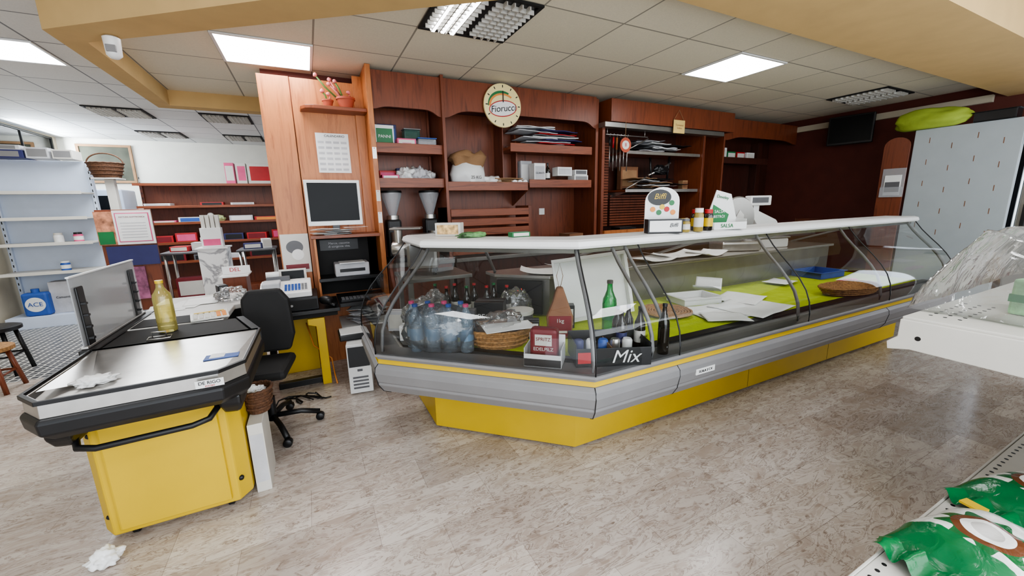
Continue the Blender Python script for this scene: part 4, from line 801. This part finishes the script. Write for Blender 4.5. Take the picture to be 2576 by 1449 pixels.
spread([-2.2,-1.85,-1.1,-.68,-.22],1.34,[('flat_pack','flat wrapped textile pack on shelf','package',.32,.22,.04,PINK,CREAM),('linen_pack','white linen pack on shelf','package',.32,.22,.09,WHITE,BLUE),('linen_pack','white linen pack on shelf','package',.36,.22,.10,PAPERG,WHITE),('red_pack','orange printed pack on shelf','package',.4,.2,.07,RED,ORANGE)])
e=thing('bird_ornament','small pale ceramic bird ornament on shelf','ornament',(-1.46,8.9,1.341)); blob(e,'bird_body',(0,0,0),(.12,.07,.07),CERAM,2,.2); blob(e,'bird_head',(-.09,0,.08),(.05,.04,.045),CREAM,3,.1)
spread([-2.3,-1.95,-1.60,-1.25,-.88,-.5,-.12],1.0,[('red_pack','red wrapped textile pack on shelf','package',.32,.22,.12,RED,MAROON),('red_pack','red wrapped textile pack on shelf','package',.3,.22,.16,RED,PINK),('white_pack','white folded cloth pack on shelf','package',.32,.22,.07,WHITE,PAPERG),('navy_pack','dark blue wrapped pack on shelf','package',.3,.2,.12,NAVY,BLACK)])
spread([-2.2,-1.75,-1.3,-.85,-.4],.67,[('maroon_pack','maroon wrapped pack on shelf','package',.38,.22,.14,MAROON,BLACK),('grey_pack','grey packet on shelf','package',.3,.22,.1,GREYD,BLACK),('white_pack','white folded cloth pack on shelf','package',.32,.22,.09,WHITE,PAPERG)])
for i,(x,w,h,m,p) in enumerate(((-1.16,.14,.36,PINK,CREAM),(-.98,.14,.36,CREAM,PINK),(-.70,.36,.36,CREAM,RED))):
    carton('gift_box','pink and cream gift package on shelf top','box',(x,8.95,2.001),w,.2,h,m,panel=p)
def chrome_table(x,y,z,w=.5):
    e=thing('chrome_table','low dark-topped table with chrome legs','table',(x,y,0)); B(e,'table_top',-w/2,w/2,-.25,.25,z-.03,z,GREYD,.01)
    for sx in (-1,1):
        for sy in (-1,1): tube(e,'leg',[(sx*(w/2-.04),sy*.2,z-.03),(sx*(w/2-.04),sy*.2,.0)],.018,STEEL)
chrome_table(-1.55,7.1,.98,.55); chrome_table(-.75,7.3,.95,.5)
for i,(x,y,z,w,h,m) in enumerate(((-1.62,7.05,.981,.22,.07,RED),(-1.42,7.1,.981,.16,.11,PAPERG),(-.80,7.25,.951,.24,.08,NAVY),(-.62,7.25,.951,.12,.14,WHITE))):
    carton('textile_pack','small wrapped pack on low dark table','package',(x,y,z),w,.18,h,m,panel=CREAM,rz=i*7-10)
carton('wine_case','dark red boxed set on low chrome table','box',(-1.55,6.95,.341),.32,.2,.28,MAROON,panel=CREAM)
e=thing('low_stool','low chrome-legged stool below boxed set','stool',(-1.55,6.95,0)); B(e,'stool_top',-.2,.2,-.15,.15,.31,.34,BLACK)
for a in (-.19,.16):
    for b in (-.14,.11): B(e,'leg',a,a+.03,b,b+.03,0,.31,STEEL)
e=thing('notice_stand','wooden stand covered with posters and notices','notice board',(-2.0,6.55,0),world=True)
bd=B(e,'board',-2.26,-1.74,6.53,6.56,.3,1.56,WOODR)
for a in (-2.26,-1.78): B(e,'leg',a,a+.04,6.5,6.7,0,.3,WOODR)
B(bd,'poster',-2.27,-2.10,6.51,6.528,1.14,1.54,M('orange_poster',rgb(190,130,100),.5,var=.6,nscale=16),0); p2=B(bd,'poster',-2.10,-1.74,6.505,6.528,1.14,1.55,PAPER,0); B(bd,'poster_border',-2.08,-1.76,6.500,6.504,1.17,1.52,PINK,0); B(bd,'poster_page',-2.07,-1.77,6.496,6.499,1.18,1.51,PAPER,0); B(bd,'poster',-2.22,-1.74,6.505,6.528,.88,1.12,NAVY,0); B(bd,'poster',-2.22,-1.90,6.505,6.528,.45,.86,M('cherry_poster',rgb(150,90,120),.5,var=.6,nscale=12),0); B(bd,'poster',-2.26,-2.12,6.500,6.509,1.15,1.3,GRN,0)
text(bd,'FATTURA ELETTRONICA',.022,(-1.92,6.4945,1.47),MAROON)
for i in range(6): B(bd,'text_line',-2.04,-1.80,6.4945,6.4955,1.22+.035*i,1.228+.035*i,PAPERG,0)
def stool(name,label,x,y,h,mat,seatm,rz=0):
    e=thing(name,label,'stool',(x,y,0),rz=rz); lathe(e,'seat',[(.16,h-.04),(.18,h-.03),(.18,h),(.15,h+.01)],seatm,n=24)
    for i in range(4):
        a=math.pi/4+i*math.pi/2; tube(e,'leg',[(.13*math.cos(a),.13*math.sin(a),h-.04),(.19*math.cos(a),.19*math.sin(a),0)],.018,mat)
    tube(e,'stretcher',[(.16*math.cos(math.pi/4+i*math.pi/2),.16*math.sin(math.pi/4+i*math.pi/2),h*.4) for i in range(4)],.010,mat,closed=True)
stool('bar_stool','black plastic stool with splayed legs',-2.80,5.5,.47,BLACK,BLACK)
stool('wicker_stool','small brown wooden stool with woven seat',-2.62,4.95,.40,WOODR,WICKER)
# ---------------- near gondola ----------------
e=thing('supermarket_shelf','cream metal shop shelf with perforated lower deck','shelving unit',(3.2,.4,0),world=True)
sbd=B(e,'shelf_board',2.05,5.0,-.02,.66,1.015,1.04,CREAM,.004); BS(e,'shelf_end_lip',[(2.05,2.065,.0,.66,.96,1.015),(2.05,5.0,.645,.66,.95,1.015)],CREAM,.003)
sbk=prism(e,'shelf_end_bracket',[(.66,1.03),(.66,.96),(.69,.93),(.685,.90),(.62,.915),(.0,.90),(.0,1.03)],2.035,2.05,CREAM,'x',bevel=.003)
lathe(sbk,'bracket_hole',[(.009,-.001),(.009,0)],BLACK,(2.035,.60,.965),n=12,axis='x')
for i in range(3):
    for kk in range(8): lathe(sbd,'perforation',[(.006,0),(.006,.0008)],BLACK,(2.15+.05*kk,.61-.04*i,1.0402),n=10)
B(e,'back_panel',2.07,5.0,-.06,-.02,0,1.5,CREAM); ldk=B(e,'lower_deck',1.2,5.0,-.2,.45,.325,.35,CREAM,.004); B(e,'deck_front_lip',1.2,5.0,.45,.458,.27,.353,CREAM,.002); B(e,'kick_plate',1.25,5.0,.36,.38,0,.325,GREYD)
for kk in range(44): lathe(ldk,'perforation',[(.007,0),(.007,.0008)],BLACK,(1.25+.045*kk,.425,.3502),n=8)
PKG=M('pack_green',rgb(140,190,140),.5,var=.4,nscale=18)
for i,(x,y) in enumerate(((2.50,.36),(2.75,.34),(3.02,.40))):
    e=thing('grocery_pack','green and white boxed grocery pack in film','package',(x,y,1.041),rz=-10,group='packs on the near shelf'); pb=B(e,'pack_body',-.11,.11,-.10,.10,0,.14,PKG,.01); B(pb,'pack_band',-.1105,.1105,-.102,.102,.05,.08,GRN,0)
def film(name,label,cx,cy,z,w,d,h,seed):
    n=60;V=[];F=[]
    for j in range(n+1):
        for i in range(n+1):
            x=(i/n-.5)*w;y=(j/n-.5)*d
            ed=min(1,min(i,n-i,j,n-j)/11.0)
            q=Vector((x*1.8+seed,y*2.6,seed)); r=abs(noise.noise(q*2.2)); hh=h*(ed**.6)*(1+.35*noise.noise(q))-.06*r*ed+.012*abs(noise.noise(q*6))*ed
            V.append((cx+x+.02*noise.noise(q*2+Vector((9,0,0))),cy+y+.03*noise.noise(q*2),z+max(0.004,hh)))
    for j in range(n):
        for i in range(n): k0=j*(n+1)+i; F.append((k0,k0+1,k0+n+2,k0+n+1))
    o=add(name,MB(V,F),FILM,None,smooth=True); tag(o,label,'plastic film'); return o
film('plastic_film','crumpled transparent plastic film covering packs on shelf',2.95,.40,1.042,1.5,.60,.27,2)
# bags of coconut flour
def cocomat():
    m,nt,b=base('coconut_bag_print'); t=nt.nodes.new('ShaderNodeTexCoord'); s=nt.nodes.new('ShaderNodeSeparateXYZ'); nt.links.new(t.outputs['Object'],s.inputs[0])
    wv=noi(nt,t.outputs['Object'],14,3)
    def math_(op,a,b_=None):
        n=nt.nodes.new('ShaderNodeMath'); n.operation=op
        for i,v in enumerate((a,b_)):
            if v is None: continue
            if isinstance(v,bpy.types.NodeSocket): nt.links.new(v,n.inputs[i])
            else: n.inputs[i].default_value=v
        return n.outputs[0]
    yy=math_('ADD',s.outputs[1],math_('MULTIPLY',wv,.06))
    green=math_('GREATER_THAN',yy,.085)
    dx=math_('DIVIDE',math_('ADD',s.outputs[0],.0),.062); dy=math_('DIVIDE',math_('ADD',s.outputs[1],.0),.05)
    rr=math_('SQRT',math_('ADD',math_('MULTIPLY',dx,dx),math_('MULTIPLY',dy,dy)))
    ang=math_('ARCTAN2',dy,dx); spike=math_('MULTIPLY',math_('SINE',math_('MULTIPLY',ang,9.0)),.22)
    leafm=math_('LESS_THAN',math_('ADD',rr,spike),1.25)
    nut=math_('LESS_THAN',rr,1.0); fl=math_('LESS_THAN',rr,.74); core=math_('LESS_THAN',rr,.45)
    tx=noi(nt,t.outputs['Object'],60,3)
    c=ramp(nt,tx,[(.3,rgb(206,206,202)),(.7,rgb(238,238,234))])
    c=mixcol(nt,c,rgb(24,96,50),leafm); c=mixcol(nt,c,rgb(104,62,38),nut); c=mixcol(nt,c,rgb(240,238,234),fl); c=mixcol(nt,c,rgb(196,192,188),core)
    c=mixcol(nt,c,rgb(12,104,58),green)
    nt.links.new(c,b.inputs['Base Color']); b.inputs['Roughness'].default_value=.22; bump(nt,b,noi(nt,t.outputs['Object'],22,4,1),.5,.01)
    return m
COCO=cocomat(); GFOIL=M('green_foil',rgb(12,108,60),.25,var=.2,bmp=.5,bscale=30)
def cbag(x,y,rz,sc):
    e=thing('coconut_bag','green-topped clear bag of grated coconut','bag',(x,y,.352),rz=rz,group='coconut bags on the near shelf'); e.scale=(sc,sc,sc)
    n=28;V=[];F=[]
    for j in range(n+1):
        t=j/n; yv=-.19+.34*t
        prof=math.sin(math.pi*min(1,max(0,t*.97+.02)))**.45
        for i in range(n+1):
            s=2*i/n-1; xv=s*(.125+.008*noise.noise(Vector((t*5,1,rz))))
            h=.10*prof*(1-abs(s)**2.6)**.6 + .008*noise.noise(Vector((xv*26,yv*26,rz)))*(1-abs(s))
            V.append((xv,yv,max(0.001,h)))
    N=n+1
    for j in range(n):
        for i in range(n): k0=j*N+i; F.append((k0,k0+1,k0+N+1,k0+N))
    bd=add('bag_body',MB(V,F),COCO,e,smooth=True)
    V=[];F=[];n=40
    for j in range(7):
        t=j/6
        for i in range(n+1):
            s=i/n; xv=(.118-.012*t+.006*noise.noise(Vector((t*3,s*2,rz))))*(2*s-1)
            z=.035*(1-t)*(1-abs(2*s-1)**3)+.006+(.004+.012*t)*(math.sin(s*math.pi*7+1.2*noise.noise(Vector((s*4,t,rz))))+1)
            V.append((xv,.115+.085*t+.010*noise.noise(Vector((s*6,t*2,rz+3))),z))
    for j in range(6):
        for i in range(n): k0=j*(n+1)+i; F.append((k0,k0+1,k0+n+2,k0+n+1))
    add('crimped_top',MB(V,F),GFOIL,e,smooth=True)
    B(bd,'price_sticker',.06,.105,-.14,-.11,.068,.074,YEL,0); text(bd,'Cocco',.05,(-.085,-.03,.088),RED,rot=(0,-20,-90)); return e
cbag(1.77,.285,78,1.30); cbag(2.26,.27,70,1.22)
# ---------------- lighting ----------------
w=bpy.data.worlds.new('world'); bpy.context.scene.world=w; w.use_nodes=True; bg=w.node_tree.nodes['Background']; bg.inputs[0].default_value=(.84,.92,1,1); bg.inputs[1].default_value=1.7
def area(name,loc,rot,sx,sy,e,col=(1,1,1)):
    l=bpy.data.lights.new(name,'AREA'); l.shape='RECTANGLE'; l.size=sx; l.size_y=sy; l.energy=e; l.color=col
    o=bpy.data.objects.new(name,l); COL.objects.link(o); o.location=loc; o.rotation_euler=[math.radians(a) for a in rot]; return o
area('window_daylight',(-3.72,9.3,2.58),(0,-90,0),.42,1.5,60,(.85,.93,1))
area('side_window_daylight',(7.2,.85,1.45),(0,90,0),1.2,1.4,16,(.75,.85,1))
area('room_light',(-2.0,7.0,2.80),(0,0,0),1.2,2.5,75,(.92,.965,1))
area('shop_window_daylight',(2.0,-1.5,1.6),(90,0,0),7,2.2,115,(.94,.97,1))
sc=bpy.context.scene
sc.view_settings.view_transform='AgX'
sc.view_settings.look='AgX - Medium High Contrast'
sc.view_settings.exposure=.42
